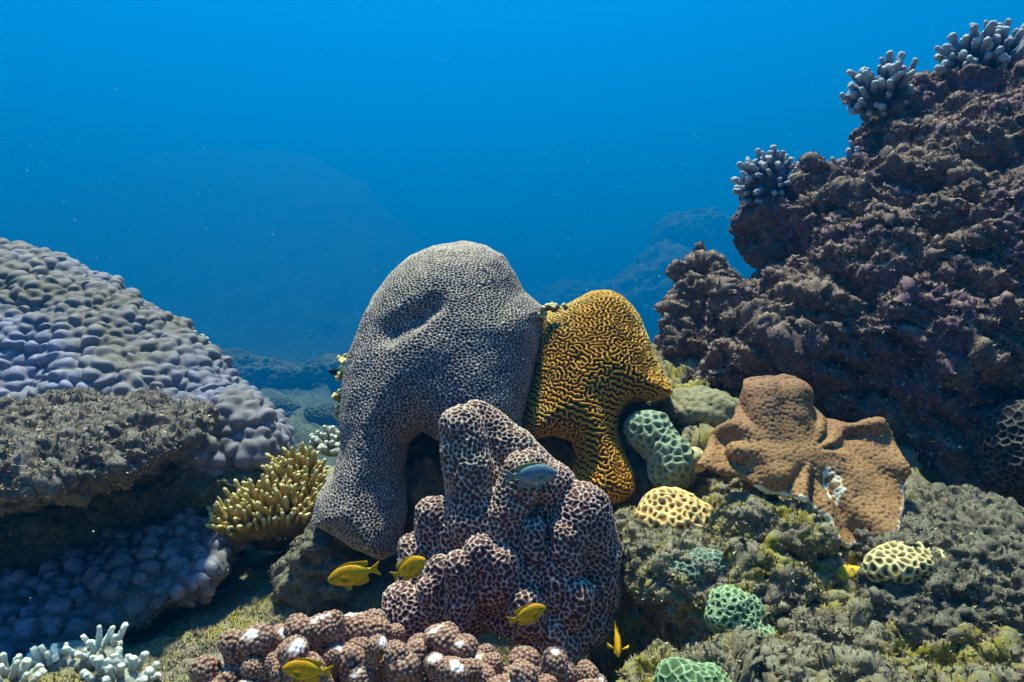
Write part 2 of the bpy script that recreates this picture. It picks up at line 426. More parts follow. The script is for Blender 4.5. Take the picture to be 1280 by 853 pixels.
M['white_finger'] = coral_mat('white_finger_coral', [(0.0, (0.35, 0.45, 0.48)), (0.6, (0.62, 0.74, 0.78)), (1.0, (0.85, 0.86, 0.66))], vscale=20, seed=18)
M['cream_finger'] = coral_mat('cream_finger_coral', [(0.0, (0.24, 0.24, 0.2)), (0.6, (0.46, 0.50, 0.48)), (1.0, (0.76, 0.78, 0.66))], vscale=20, seed=19)
M['grey_finger'] = coral_mat('grey_finger_coral', [(0.0, (0.15, 0.16, 0.14)), (0.6, (0.36, 0.36, 0.31)), (1.0, (0.6, 0.6, 0.52))], vscale=20, seed=20)
M['white'] = coral_mat('bleached_white_skeleton', [(0.0, (0.7, 0.66, 0.6)), (1.0, (0.85, 0.82, 0.78))], vscale=40, seed=21)
M['sponge'] = coral_mat('mustard_sponge', [(0.0, (0.4, 0.24, 0.01)), (1.0, (0.62, 0.42, 0.03))], vscale=40, seed=22)

# ------------------------------------------------------------------ water body
def box(name, lo, hi, mat):
    V = [(x, y, z) for x in (lo[0], hi[0]) for y in (lo[1], hi[1]) for z in (lo[2], hi[2])]
    Q = np.array([(0, 1, 3, 2), (4, 6, 7, 5), (0, 4, 5, 1), (2, 3, 7, 6), (0, 2, 6, 4), (1, 5, 7, 3)])
    o = put(name, np.array(V), Q, mat, base=(0, 0, 0)); o.data.polygons.foreach_set('use_smooth', np.zeros(6, bool)); return o
hm = bpy.data.materials.new('sea_water_haze'); hm.use_nodes = True
t = hm.node_tree; t.nodes.clear()
o_ = t.nodes.new('ShaderNodeOutputMaterial'); v_ = t.nodes.new('ShaderNodeVolumePrincipled')
v_.inputs['Color'].default_value = (0.0, 0.195, 0.80, 1); v_.inputs['Density'].default_value = 0.025
v_.inputs['Absorption Color'].default_value = (0.0, 0.02, 0.0, 1); v_.inputs['Anisotropy'].default_value = 0.3
t.links.new(v_.outputs[0], o_.inputs['Volume'])
haze = box('haze', (-440, -80, -8), (440, 500, 64), hm); tag(haze, kind='stuff')
haze.display_type = 'WIRE'

_AN = np.array([[0.8, 0, 0.30], [0, 1, 0], [0.38, 0, 0.95]], np.float32)
def rockify(V, Q, big=0.05, bs=5.0, mid=0.02, ms=18.0, fine=0.006, fs=70.0, seed=0, streak=False):
    N = normals(V, Q); S_ = V @ _AN if streak else V
    D = fbm(S_, bs, 3, 0.5, seed) + 0.5 * fbm(S_, bs * 1.7, 3, 0.5, seed + 11, 'ridge')
    P = V + N * (big * (D - D.mean()))[:, None]
    N = normals(P, Q)
    P = P + N * (mid * (fbm(S_, ms, 4, 0.6, seed + 3) + 0.35 * fbm(S_, ms * 1.3, 3, 0.6, seed + 4, 'billow') + 0.05))[:, None]
    N = normals(P, Q)
    return P + N * (fine * fbm(V, fs, 3, 0.75, seed + 7))[:, None]

def turf(V, N, n, size, mat, parent=None, seed=0, keep=None, name='algae_turf', flat=0.5):
    """a fuzz of tiny algae blades rooted on a rock"""
    rg = np.random.default_rng(seed); idx = np.arange(len(V)) if keep is None else np.flatnonzero(keep)
    dens = fbm(V[idx], 14, 3, 0.6, seed + 90) + 0.15 * rg.normal(size=len(idx))
    idx = idx[np.argsort(-dens + rg.uniform(-0.9, 0.9, len(idx)))[:min(n, len(idx))]]
    p = V[idx]; m = len(p)
    d = N[idx] * 0.8 + rg.normal(size=(m, 3)) * 0.55 + np.array([0, 0, 0.25]); d /= np.linalg.norm(d, axis=1, keepdims=True)
    sd = np.cross(d, rg.normal(size=(m, 3))); sd /= np.linalg.norm(sd, axis=1, keepdims=True) + 1e-6
    L = (size * rg.uniform(0.5, 1.5, m))[:, None]; wd = L * rg.uniform(0.18, 0.45, m)[:, None]
    T = np.stack([p - sd * wd - d * 0.2 * L, p + sd * wd - d * 0.2 * L, p + d * L + sd * wd * 0.3], 1).reshape(-1, 3)
    o = put(name, T, np.arange(3 * m).reshape(-1, 3), mat, parent, {'ridge': np.repeat(rg.uniform(0, 1, m), 3)}, base=np.array(parent.location) if parent else (0, 0, 0))
    tag(o, kind='stuff'); return o

# ------------------------------------------------------------------ ground
def rbf(pts, sig, x, y, base):
    P = np.array([W(*p) for p in pts]); n = len(P)
    k = lambda d2: np.sqrt(d2 + sig * sig)
    D = ((P[:, None, :2] - P[None, :, :2])**2).sum(2)
    A = np.zeros((n + 1, n + 1)); A[:n, :n] = k(D) + np.eye(n) * -0.35 * sig; A[:n, n] = 1; A[n, :n] = 1
    b = np.append(P[:, 2], 0); c = np.linalg.solve(A, b)
    r = np.full(x.shape, c[n])
    for i in range(n): r += c[i] * k((x - P[i, 0])**2 + (y - P[i, 1])**2)
    return r

def grid(x0, x1, nx, y0, y1, ny):
    gx, gy = np.meshgrid(np.linspace(x0, x1, nx), np.linspace(y0, y1, ny), indexing='ij')
    i = np.arange(nx * ny).reshape(nx, ny)
    Q = np.stack([i[:-1, :-1], i[1:, :-1], i[1:, 1:], i[:-1, 1:]], -1).reshape(-1, 4)
    return gx.ravel(), gy.ravel(), Q

GROUND = [(1280, 853, 1.0), (1100, 853, 1.05), (960, 853, 1.1), (850, 845, 1.18), (1400, 900, 1.0), (1500, 800, 1.3),
    (1280, 800, 1.15), (1100, 785, 1.2), (1000, 745, 1.27), (900, 700, 1.38), (820, 690, 1.5),
    (1060, 745, 1.42), (960, 665, 1.5), (850, 615, 1.68), (900, 560, 1.8), (830, 525, 1.95), (880, 500, 2.08), (840, 445, 2.5), (900, 445, 2.6),
    (1000, 560, 1.85), (1120, 700, 1.6), (1250, 650, 1.75), (1250, 560, 2.3), (1100, 500, 2.4), (1450, 560, 2.2),
    (785, 860, 1.3), (800, 830, 1.5), (760, 760, 1.75), (770, 640, 1.85),
    (400, 853, 1.4), (250, 853, 1.3), (200, 820, 1.55), (300, 775, 1.7), (375, 730, 1.85), (330, 700, 2.1), (100, 860, 1.25), (-60, 860, 1.25), (-100, 800, 1.8), (100, 800, 1.9),
    (200, 720, 2.3), (400, 620, 2.6), (350, 580, 3.3), (300, 560, 4.2), (500, 560, 3.2), (640, 520, 3.2), (750, 480, 3.2), (850, 470, 3.4), (0, 600, 3.2), (-100, 560, 4.0), (200, 560, 3.6),
    (640, 850, 1.5), (550, 800, 1.6), (500, 930, 1.1), (640, 930, 1.1), (300, 930, 1.1), (800, 930, 1.1), (1000, 980, 0.85), (640, 1050, 0.8), (300, 1050, 0.8), (1300, 1000, 0.8)]
def ground_z(x, y):
    return rbf(GROUND, 0.12, np.asarray(x, float), np.asarray(y, float), 0)

xs = np.concatenate([np.linspace(-2.4, -1.0, 70), np.linspace(-0.995, -0.15, 210), np.linspace(-0.146, 1.1, 430), np.linspace(1.105, 2.6, 110)])
ys = np.concatenate([np.linspace(0.62, 0.98, 60), np.linspace(0.983, 1.75, 290), np.linspace(1.757, 3.6, 150)])
gx, gy = (a.ravel() for a in np.meshgrid(xs, ys, indexing='ij')); i = np.arange(len(gx)).reshape(len(xs), len(ys))
Q = np.stack([i[:-1, :-1], i[1:, :-1], i[1:, 1:], i[:-1, 1:]], -1).reshape(-1, 4)
gz = ground_z(gx, gy)
edge = np.minimum.reduce([sstep(-2.4, -2.0, gx), 1 - sstep(2.2, 2.6, gx), 1 - sstep(3.1, 3.6, gy)])
P = np.stack([gx, gy, gz], 1).astype(np.float32)
P[:, 0] += 0.03 * fbm(P, 9, 3, seed=41); P[:, 1] += 0.03 * fbm(P, 9, 3, seed=51)
rough_amt = np.clip(0.35 + 0.65 * sstep(-0.1, 0.35, gx), 0, 1)
N = normals(P, Q); ra = rough_amt
P = P + N * (ra * 0.075 * fbm(P, 5, 3, seed=1))[:, None]; N = normals(P, Q)
P = P + N * (ra * (0.032 * fbm(P, 11, 3, 0.55, seed=2) + 0.016 * fbm(P, 15, 3, 0.6, seed=12, mode='billow')))[:, None]; N = normals(P, Q)
P = P + N * (ra * 0.010 * fbm(P, 30, 3, 0.6, seed=6))[:, None]; P = P.astype(np.float32); N = normals(P, Q)
f1, f2, ids = cells(P, 0.030, 4, 0.6); sz = RNG.uniform(-0.3, 1.0, ids.max() + 1)[ids].clip(0)
P = P + N * (ra * (0.010 * sz * np.sqrt(np.clip(1 - f1**2, 0, 1)) * sstep(0, 0.3, f2 - f1) + 0.0045 * fbm(P, 75, 3, 0.7, seed=3)))[:, None]; P = P.astype(np.float32)
tx, ty = np.clip((P[:, 1] - 1.1) / 0.5, 0, 1), 0
cx_ = 0.22 + 0.09 * tx
P[:, 2] -= 0.50 * np.exp(-((P[:, 0] - cx_) / 0.115)**4) * sstep(0.82, 0.98, gy) * (1 - sstep(1.6, 1.8, gy))
P[:, 2] -= (1 - edge) * 0.5
ground = put('reef_ground', P, Q, M['reef'], base=(0, 0, 0)); tag(ground, kind='structure')
turf(P, normals(P, Q), 120000, 0.0058, M['turf_green'], None, 6, (P[:, 1] < 2.1) & (P[:, 0] > -0.9) & (P[:, 0] < 1.4) & (P[:, 1] > 0.85))
GKD = kdtree.KDTree(len(P[::3]))
for i, p in enumerate(P[::3]): GKD.insert((p[0], p[1], 0), i)
GKD.balance()
def gz_at(x, y):
    return float(P_G[GKD.find((x, y, 0))[1]][2])
P_G = P[::3].copy()

# far sea bed with a hill of reef fading into the blue
ys = np.concatenate([np.linspace(2.4, 12, 150), 12.2 * np.exp(np.linspace(0, np.log(450 / 12.2), 230))]); xs = np.linspace(-1, 1, 300)
gx = (xs[:, None] * np.clip(ys * 1.25, 4, 400)[None, :]); gy = np.repeat(ys[None, :], 300, 0)
i = np.arange(gx.size).reshape(gx.shape); Q = np.stack([i[:-1, :-1], i[1:, :-1], i[1:, 1:], i[:-1, 1:]], -1).reshape(-1, 4)
gx, gy = gx.ravel(), gy.ravel()
gz = -1.15 - 0.25 * sstep(2.5, 5, gy) - 0.05 * np.clip(gy - 5, 0, 40)
hill = 51.0 * np.exp(-((((gx + 76) / 42)**2)**1.3) - ((gy - 190) / 42)**2) + 38.0 * np.exp(-(((gx + 147) / 43)**2) - ((gy - 176) / 42)**2) + 25.0 * np.exp(-(((gx + 33) / 28)**2) - ((gy - 163) / 38)**2)
gz = gz + hill - 3.0 * sstep(280, 390, gy)
P = np.stack([gx, gy, gz], 1).astype(np.float32)
P[:, 2] += np.clip(gy / 40, 0, 2.5) * 1.0 * fbm(P, 0.10, 5, 0.55, seed=64) + np.clip(gy / 14, 0.5, 1.6) * 0.26 * fbm(P, 0.9, 4, 0.55, seed=61, mode='billow') + 0.05 * fbm(P, 5, 3, 0.6, seed=62, mode='billow')
seabed = put('seabed', P, Q, M['far'], base=(0, 0, 0)); seabed.data.materials.append(M['dark_far']); seabed.data.polygons.foreach_set('material_index', (P[Q[:, 0], 1] > 36).astype(np.int32)); tag(seabed, kind='structure')

# ------------------------------------------------------------------ rocks
# big turf covered boulder on the right
BOULDER = [(850, 480), (858, 425), (852, 372), (860, 345), (874, 318), (890, 334), (918, 372), (946, 350), (952, 290), (944, 252), (955, 225), (975, 208), (998, 208), (1004, 232), (1020, 230),
    (1045, 200), (1070, 180), (1080, 150), (1105, 122), (1140, 104), (1170, 100), (1200, 122), (1235, 118), (1280, 85), (1390, 30), (1500, 250), (1450, 720), (1280, 660), (1140, 580), (1060, 530), (1000, 505), (930, 495)]
pl = plane_at(1050, 350, 2.3, 0.68, -0.42)
def crest(px, py): return pl[0] / (1 - pl[1] * (426.5 - py) / FOC - pl[2] * (px - 640) / FOC)
f = Field((0.4, 1.0, -0.75), (2.2, 3.3, 1.25), 0.0125)
f.add(f.relief(BOULDER, pl, 0.40, 0.40, 0.15))
f.add(f.cap(W(873, 322, crest(873, 322)), W(890, 430, 2.35), 0.035, 0.13), 0.05)
f.cut(f.cap(W(922, 322, 1.6), W(922, 322, 3.0), 0.045, 0.06), 0.03)
f.cut(f.ell(W(1215, 520, 1.50), (0.46, 0.40, 0.23), tilt=-14), 0.10)
f.cut(f.ell(W(1020, 470, 1.85), (0.25, 0.14, 0.07), tilt=10), 0.08)
V, Q = f.mesh(); V, Q = subdivide(V, Q, 1)
V = rockify(V, Q, 0.085, 3.2, 0.034, 12.0, 0.007, 55.0, 31, True)
boulder = put('boulder', V, Q, M['boulder']); turf(V, normals(V, Q), 90000, 0.0078, M['turf_brown'], boulder, 1, V[:, 1] < 2.6); tag(boulder, 'huge rugged purple brown rock with turf algae rising at the right', 'rock')
KB = kdtree.KDTree(len(V))
for i, p in enumerate(V): KB.insert(p, i)
KB.balance(); VB = V

# rock standing under the two brain corals
f = Field((-0.75, 1.55, -0.95), (0.55, 2.6, 0.15), 0.0125)
f.add(f.relief([(375, 700), (395, 655), (440, 655), (470, 560), (560, 470), (640, 430), (700, 420), (800, 480), (840, 520), (830, 640), (790, 700), (760, 820), (640, 870), (480, 860), (400, 800)], plane_at(600, 600, 2.12, 0.1), 0.2, 0.3, 0.1))
f.add(f.ell(W(408, 712, 1.78), (0.12, 0.13, 0.11), tilt=-20), 0.06)
f.add(f.ell(W(450, 722, 1.86), (0.14, 0.13, 0.09)), 0.05)
f.cut(f.ell(W(500, 700, 1.78), (0.13, 0.14, 0.11)), 0.06)
f.add(f.ell(W(532, 610, 1.95), (0.085, 0.09, 0.15)), 0.05)
V, Q = f.mesh(); V, Q = subdivide(V, Q, 1)
V = rockify(V, Q, 0.03, 6, 0.02, 20, 0.005, 70, 43)
o = put('rock', V, Q, M['grey_rock']); turf(V, normals(V, Q), 12000, 0.005, M['turf_green'], o, 2, V[:, 1] < 2.1); tag(o, 'shadowed grey rock pedestal carrying the purple domed coral and the orange coral', 'rock')

# small boulder on the right, in front of the overhang
f = Field((0.6, 0.95, -0.7), (1.35, 1.85, -0.18), 0.009)
f.add(f.ell(W(1195, 690, 1.5), (0.17, 0.19, 0.125)))
f.add(f.ell(W(1120, 690, 1.42), (0.09, 0.12, 0.07)), 0.06)
f.add(f.ell(W(1290, 740, 1.32), (0.2, 0.2, 0.12)), 0.06)
f.add(f.ell(W(1150, 760, 1.32), (0.12, 0.12, 0.08)), 0.06)
V, Q = f.mesh(); V, Q = subdivide(V, Q, 1)
V = rockify(V, Q, 0.025, 8, 0.018, 22, 0.005, 80, 53)
o = put('rock', V, Q, M['grey_rock']); turf(V, normals(V, Q), 20000, 0.0045, M['turf_green'], o, 3); tag(o, 'low rounded grey boulder in the lower right corner below the dark overhang', 'rock')

# knobbly rock lip above the black gap, and the lump at its foot
f = Field((0.12, 0.92, -0.72), (0.78, 1.75, -0.22), 0.008)
f.add(f.ell(W(822, 706, 1.46), (0.085, 0.11, 0.065))); f.add(f.ell(W(868, 735, 1.40), (0.085, 0.11, 0.06)), 0.05); f.add(f.ell(W(800, 665, 1.60), (0.06, 0.12, 0.05)), 0.05)
f.add(f.ell(W(852, 868, 1.20), (0.10, 0.09, 0.06)), 0.03); f.add(f.ell(W(900, 700, 1.46), (0.07, 0.08, 0.05)), 0.05)
f.add(f.ell(W(955, 655, 1.47), (0.10, 0.09, 0.05), tilt=-8), 0.05); f.add(f.ell(W(1005, 668, 1.43), (0.05, 0.07, 0.035), tilt=-20), 0.04)
f.add(f.ell(W(918, 850, 1.17), (0.055, 0.08, 0.05)), 0.03)
f.add(f.ell(W(905, 790, 1.36), (0.07, 0.14, 0.07)), 0.04)
V, Q = f.mesh(); V, Q = subdivide(V, Q, 1)
V = rockify(V, Q, 0.02, 9, 0.016, 24, 0.005, 80, 57)
o = put('rock', V, Q, M['reef']); turf(V, normals(V, Q), 24000, 0.0055, M['turf_green'], o, 7); tag(o, 'yellow green algae crusted rock lip overhanging the black gap right of the honeycomb coral', 'rock')

# left: brown ledge over a dark cave, and the tilted lower slab
f = Field((-1.75, 1.2, -0.60), (-0.55, 2.65, 0.05), 0.0125)
f.add(f.ell(W(20, 548, 1.85), (0.42, 0.38, 0.05), tilt=3, pitch=9))
f.add(f.ell(W(135, 550, 1.76), (0.20, 0.24, 0.04), tilt=6, pitch=8), 0.05)
f.add(f.ell(W(-40, 590, 1.65), (0.32, 0.22, 0.07)), 0.06)
f.add(f.ell(W(20, 640, 2.35), (0.5, 0.2, 0.3)), 0.08)
V, Q = f.mesh(); V, Q = subdivide(V, Q, 1)
V = rockify(V, Q, 0.03, 6, 0.026, 18, 0.008, 75, 63)
o = put('rock_ledge', V, Q, M['ledge']); turf(V, normals(V, Q), 36000, 0.007, M['turf_brown'], o, 4); tag(o, 'brown algae covered ledge jutting out over a black cave at the left edge', 'rock ledge')

f = Field((-1.7, 1.2, -0.85), (-0.45, 2.6, -0.15), 0.011)
f.add(f.ell(W(130, 725, 1.92), (0.40, 0.30, 0.055), tilt=20, pitch=20))
f.add(f.ell(W(-20, 775, 1.78), (0.34, 0.2, 0.06), tilt=14, pitch=16), 0.08)
f.add(f.ell(W(238, 705, 1.98), (0.10, 0.16, 0.05), tilt=15), 0.06)
V, Q = f.mesh(); V, Q = subdivide(V, Q, 1)
V = rockify(V, Q, 0.03, 6, 0.012, 20, 0.003, 75, 66)
N = normals(V, Q)
f1, f2, _ = cells(V, 0.045, 5, 0.4, (1, 1, 1.3))
hgt = (1 - np.clip(f1, 0, 1)**2) * sstep(-0.1, 0.5, f2 - f1)
cov = sstep(-0.1, 0.25, fbm(V, 6, 3, 0.6, seed=72) + 0.25 * N[:, 2])
V = V + N * (0.018 * hgt * cov)[:, None]
o = put('lobed_coral', V, Q, M['porites'], attrs={'ridge': hgt}); tag(o, 'low tilted slab of lumpy mauve coral under the cave at the lower left', 'coral')
turf(V, normals(V, Q), 9000, 0.006, M['turf_green'], o, 8, cov < 0.35)

# left: rock shoulder under the big lilac mound
f = Field((-1.6, 1.6, -1.0), (-0.5, 3.2, 0.0), 0.014)
f.add(f.relief([(-80, 700), (60, 560), (200, 540), (330, 540), (362, 578), (350, 610), (290, 640), (215, 660), (150, 720), (60, 800)], plane_at(250, 600, 2.2, 0.5), 0.25, 0.35, 0.08))
f.add(f.ell(W(180, 700, 2.5), (0.45, 0.3, 0.35)), 0.1)
V, Q = f.mesh(); V, Q = subdivide(V, Q, 1)
V = rockify(V, Q, 0.025, 6, 0.014, 20, 0.005, 75, 83)
o = put('rock', V, Q, M['left_ground']); turf(V, normals(V, Q), 15000, 0.005, M['turf_green'], o, 5, V[:, 1] < 2.6); tag(o, 'olive grey rock shoulder under the foot of the big lilac mound', 'rock')

# left: the lilac mound itself
MOUND = [(-260, 330), (-120, 292), (0, 308), (30, 316), (62, 327), (105, 345), (135, 358), (165, 378), (200, 402), (228, 430), (252, 455), (275, 478), (300, 498), (325, 525), (338, 545), (345, 562), (315, 576), (262, 586), (240, 592), (215, 570), (150, 560), (0, 560), (-260, 620)]
f = Field((-2.6, 1.55, -0.65), (-0.6, 3.3, 0.55), 0.013)
f.add(f.relief(MOUND, plane_at(150, 450, 2.45, 0.75, -0.1), 0.22, 0.4, 0.13))
f.add(f.ell(W(275, 545, 2.18), (0.17, 0.13, 0.11), tilt=-25), 0.05)
V, Q = f.mesh(); V, Q = subdivide(V, Q, 1)
N = normals(V, Q)
V = V + N * (0.045 * fbm(V, 3.0, 2, seed=91) + 0.03 * fbm(V, 8.0, 2, seed=92))[:, None]; N = normals(V, Q)
mixm = sstep(-0.12, 0.12, fbm(V, 5, 2, seed=94))
hs = []
for rr, sd in ((0.044, 9), (0.034, 10)):
    f1, f2, ids = cells(V, rr, sd, 0.22, (1.0, 1.0, 1.25))
    size = RNG.uniform(0.65, 1.15, ids.max() + 1)[ids]
    hs.append(np.sqrt(np.clip(1.0 - f1**2, 0, 1)) * (0.45 + 0.55 * sstep(-0.15, 0.6, f2 - f1)) * size * rr / 0.05)
hgt = hs[0] * (1 - mixm) + hs[1] * mixm
g1, _, _ = cells(V, 0.02, 12, 0.3)
small = np.sqrt(np.clip(1 - g1**2, 0, 1))
V = V + N * (0.044 * hgt + 0.0015 * small)[:, None]; nb = Nb(len(V), Q); V = nb.blur(V, 2)
o = put('lobed_coral', V, Q, M['porites'], attrs={'ridge': np.clip(hgt * 0.85 + 0.15 * small, 0, 1)}); tag(o, 'large lilac grey mound of smooth knobbly lumps sloping down from the left edge', 'coral')
VM = V
print('rocks', time.time() - T0)

# ------------------------------------------------------------------ the purple domed coral
PURPLE = [(394, 648), (404, 614), (422, 587), (431, 556), (430, 520), (433, 480), (440, 445), (455, 405), (470, 372), (490, 345), (515, 322), (545, 309), (580, 305), (608, 309), (630, 322), (645, 345), (655, 366),
    (665, 376), (680, 387), (678, 420), (668, 470), (655, 515), (650, 560), (610, 585), (572, 575), (556, 552), (530, 538), (510, 550), (502, 590), (508, 640), (500, 682), (482, 692), (455, 680), (424, 662)]
f = Field((-0.62, 1.55, -0.65), (0.16, 2.3, 0.32), 0.0048)
f.add(f.relief(PURPLE, plane_at(550, 450, 1.95, 0.44), 0.25, 0.2, 0.10))
f.cut(f.cap(W(488, 412, 1.775), W(506, 402, 1.77), 0.034, 0.033), 0.04)
f.cut(f.cap(W(524, 393, 1.785), W(541, 383, 1.79), 0.024, 0.020), 0.04)
V, Q = f.mesh(); V, Q = subdivide(V, Q, 1); print('purple', len(V))
nb = Nb(len(V), Q); V = nb.blur(V, 3)
N = normals(V, Q)
rid = nb.blur((1 - sstep(0.03, 0.55, walls(V, 0.0074, 1, 0.25, (1, 1, 1.4), 0.05))).astype(np.float32), 1)
V = V + N * (0.006 * fbm(V, 10, 2, seed=101) + 0.0042 * rid)[:, None]
o = put('brain_coral', V, Q, M['purple_brain'], attrs={'ridge': np.clip(rid * 1.1, 0, 1)}); tag(o, 'tall purple grey domed coral with a dimpled face and fine pale maze ridges', 'coral')

# ------------------------------------------------------------------ the orange coral
ORANGE = [(670, 390), (685, 392), (705, 384), (722, 375), (740, 366), (758, 363), (776, 370), (790, 385), (800, 402), (808, 425), (818, 452), (830, 472), (838, 490), (822, 499), (800, 502), (782, 503), (771, 516), (768, 537), (777, 560), (788, 585), (791, 607), (778, 621), (757, 629), (738, 621),
    (722, 606), (718, 590), (722, 570), (714, 550), (690, 542), (668, 547), (652, 532), (655, 500), (662, 470), (664, 430)]
f = Field((0.0, 1.55, -0.5), (0.5, 2.3, 0.18), 0.0050)
f.add(f.relief(ORANGE, plane_at(745, 470, 1.96, 0.5), 0.2, 0.2, 0.075))
f.cut(f.ell(W(724, 449, 1.78), (0.012, 0.05, 0.012)), 0.01)
V, Q = f.mesh(); V, Q = subdivide(V, Q, 1); print('orange', len(V))
nb = Nb(len(V), Q); V = nb.blur(V, 3)
N = normals(V, Q)
st = np.sin(2 * math.pi * (V[:, 2] + 0.35 * V[:, 0]) / 0.0165).astype(np.float32) * (0.16 + 0.5 * sstep(0.0, -0.14, V[:, 2])) + RNG.normal(size=len(V)).astype(np.float32)
u = turing(nb, len(V), 4, 9, 40, 0.0, 2, start=st)
V = V + N * (0.006 * fbm(V, 10, 2, seed=111) + 0.0045 * u)[:, None]
o = put('brain_coral', V, Q, M['orange_brain'], attrs={'ridge': sstep(-0.8, 0.9, u)}); tag(o, 'orange brown maze ridged coral with a narrow tongue hanging down in front', 'coral')

# ------------------------------------------------------------------ the knobbly honeycomb coral in front
Yh = 1.47
HC = [((705, 668, 1.36, 19), (712, 700, 1.36, 20)), ((738, 625, 1.40, 20), (735, 650, 1.40, 22)), ((757, 702, 1.39, 18), (752, 725, 1.39, 20)), ((722, 742, 1.345, 18), (716, 765, 1.35, 20)), ((668, 668, 1.36, 16), (668, 690, 1.365, 18)),
      ((628, 700, 1.33, 16), (632, 725, 1.335, 18)), ((692, 790, 1.345, 20), (700, 810, 1.35, 22)), ((562, 668, 1.40, 16), (566, 690, 1.40, 18)), ((690, 622, 1.41, 17), (690, 640, 1.41, 18)), ((740, 772, 1.38, 18), (735, 790, 1.385, 20)), ((535, 738, 1.34, 16), (536, 760, 1.345, 18)), ((657, 752, 1.32, 17), (660, 775, 1.33, 18)),
      ((578, 536, 1.43, 27), (594, 650, 1.41, 36)), ((594, 650, 1.41, 34), (605, 700, 1.43, 42)), ((597, 518, 1.48, 18), (640, 566, 1.47, 31)), ((640, 566, 1.47, 31), (692, 612, 1.46, 32)),
      ((603, 595, 1.46, 32), (655, 640, 1.45, 36)), ((610, 640, 1.46, 30), (690, 625, 1.47, 30)),
      ((655, 592, 1.385, 26), (630, 640, 1.375, 22)), ((630, 640, 1.375, 22), (632, 700, 1.38, 28)), ((655, 592, 1.385, 25), (690, 606, 1.41, 24)), ((541, 640, 1.42, 22), (548, 700, 1.43, 28)), ((519, 690, 1.42, 21), (522, 730, 1.41, 24)),
      ((553, 715, 1.37, 22), (547, 775, 1.37, 24)), ((573, 708, 1.32, 17), (578, 770, 1.33, 22)), ((508, 760, 1.37, 30), (545, 790, 1.40, 34)),
      ((600, 690, 1.34, 19), (612, 735, 1.36, 28)), ((724, 645, 1.41, 40), (742, 690, 1.42, 36)), ((740, 690, 1.42, 32), (748, 735, 1.42, 30)), ((690, 740, 1.38, 28), (740, 742, 1.40, 26)),
      ((640, 720, 1.47, 62), (700, 720, 1.47, 62)), ((680, 690, 1.39, 26), (700, 730, 1.37, 28)), ((655, 715, 1.37, 22), (660, 760, 1.35, 26)),
      ((690, 800, 1.39, 38), (730, 775, 1.41, 36)), ((605, 745, 1.38, 28), (650, 775, 1.37, 28)), ((560, 770, 1.44, 40), (640, 700, 1.48, 55))]
f = Field((-0.33, 1.12, -0.78), (0.30, 1.68, -0.12), 0.0047)
for a, b in HC:
    f.add(f.cap(W(*a[:3]), W(*b[:3]), pxm(a[3], a[2]), pxm(b[3], b[2]) * 0.95), 0.011)
f.cut(f.ell(W(612, 800, 1.27), (0.052, 0.09, 0.055)), 0.02)
f.cut(f.ell(W(588, 755, 1.22), (0.03, 0.06, 0.03)), 0.02)
f.cut(f.ell(W(684, 684, 1.30), (0.010, 0.05, 0.014)), 0.015)
V, Q = f.mesh(); V, Q = subdivide(V, Q, 1); print('honey', len(V))
nb = Nb(len(V), Q); V = nb.blur(V, 3); N = normals(V, Q)
rid = 1 - sstep(0.04, 0.48, walls(V, 0.0086, 3, 0.4, (1, 1, 1.1), 0.07))
rid = nb.blur(rid.astype(np.float32), 1)
V = V + N * (0.0048 * rid + 0.008 * fbm(V, 14, 2, seed=121))[:, None]
o = put('honeycomb_coral', V, Q, M['honey'], attrs={'ridge': np.clip(rid * 1.2, 0, 1)}); tag(o, 'knobbly maroon honeycomb coral with white cell rims, front and centre', 'coral')
print('big corals', time.time() - T0)

# ------------------------------------------------------------------ brown plate coral
PLATE = [(932, 476), (954, 471), (997, 471), (1009, 484), (1014, 508), (1031, 527), (1070, 530), (1094, 523), (1111, 542), (1121, 566), (1129, 585), (1128, 605), (1134, 629), (1116, 646), (1106, 668), (1080, 682), (1060, 686), (1041, 672),
    (1031, 648), (1017, 634), (992, 618), (963, 619), (934, 600), (905, 592), (869, 580), (886, 566), (905, 532), (925, 508)]
Wp = lambda px, py, Y: W(px, py, Y - 0.065)
pp = plane_at(1020, 590, 1.5, 0.75, 0.0)
f = Field((0.34, 1.15, -0.52), (0.95, 1.75, -0.03), 0.005)
s2 = f.poly2d(on_plane(PLATE, pp))
Yp = f.Y - (pp[0] + pp[1] * f.Z); 
ang = np.arctan2(f.Z + 0.24, f.X - 0.66)
wob = 0.009 * np.sin(ang * 13) * sstep(0.10, 0.0, -s2) + 0.022 * np.sin(f.X * 21 + 0.8) * np.cos(f.Z * 17 + 1) + 0.014 * np.sin(f.X * 41 + f.Z * 23)
wob = wob + 0.011 * np.sin(ang * 10 + 1) * sstep(0.09, 0.02, -s2)
wob = wob + 0.005 * np.sin(f.X * 60 + f.Z * 35) * sstep(0.0, 0.05, -s2)
slab = np.abs(Yp - wob) * 0.8 - (0.009 + 0.010 * sstep(0, 0.08, -s2))
kk = 0.007; h = np.maximum(kk - np.abs(slab - s2), 0) / kk
f.add(np.maximum(slab, s2) + h * h * kk * 0.25)
f.add(f.cap(Wp(956, 500, 1.66), Wp(958, 560, 1.62), pxm(25, 1.66), pxm(27, 1.6)), 0.018)
f.add(f.cap(Wp(991, 498, 1.65), Wp(985, 565, 1.61), pxm(22, 1.65), pxm(20, 1.6)), 0.014)
f.add(f.cap(Wp(918, 565, 1.6), Wp(985, 575, 1.57), pxm(10, 1.6), pxm(13, 1.57)), 0.018)
f.add(f.cap(Wp(1040, 560, 1.62), Wp(1090, 570, 1.62), pxm(9, 1.6), pxm(11, 1.6)), 0.025)
f.add(f.cap(Wp(1085, 545, 1.64), Wp(1100, 610, 1.58), pxm(10, 1.6), pxm(12, 1.6)), 0.04)
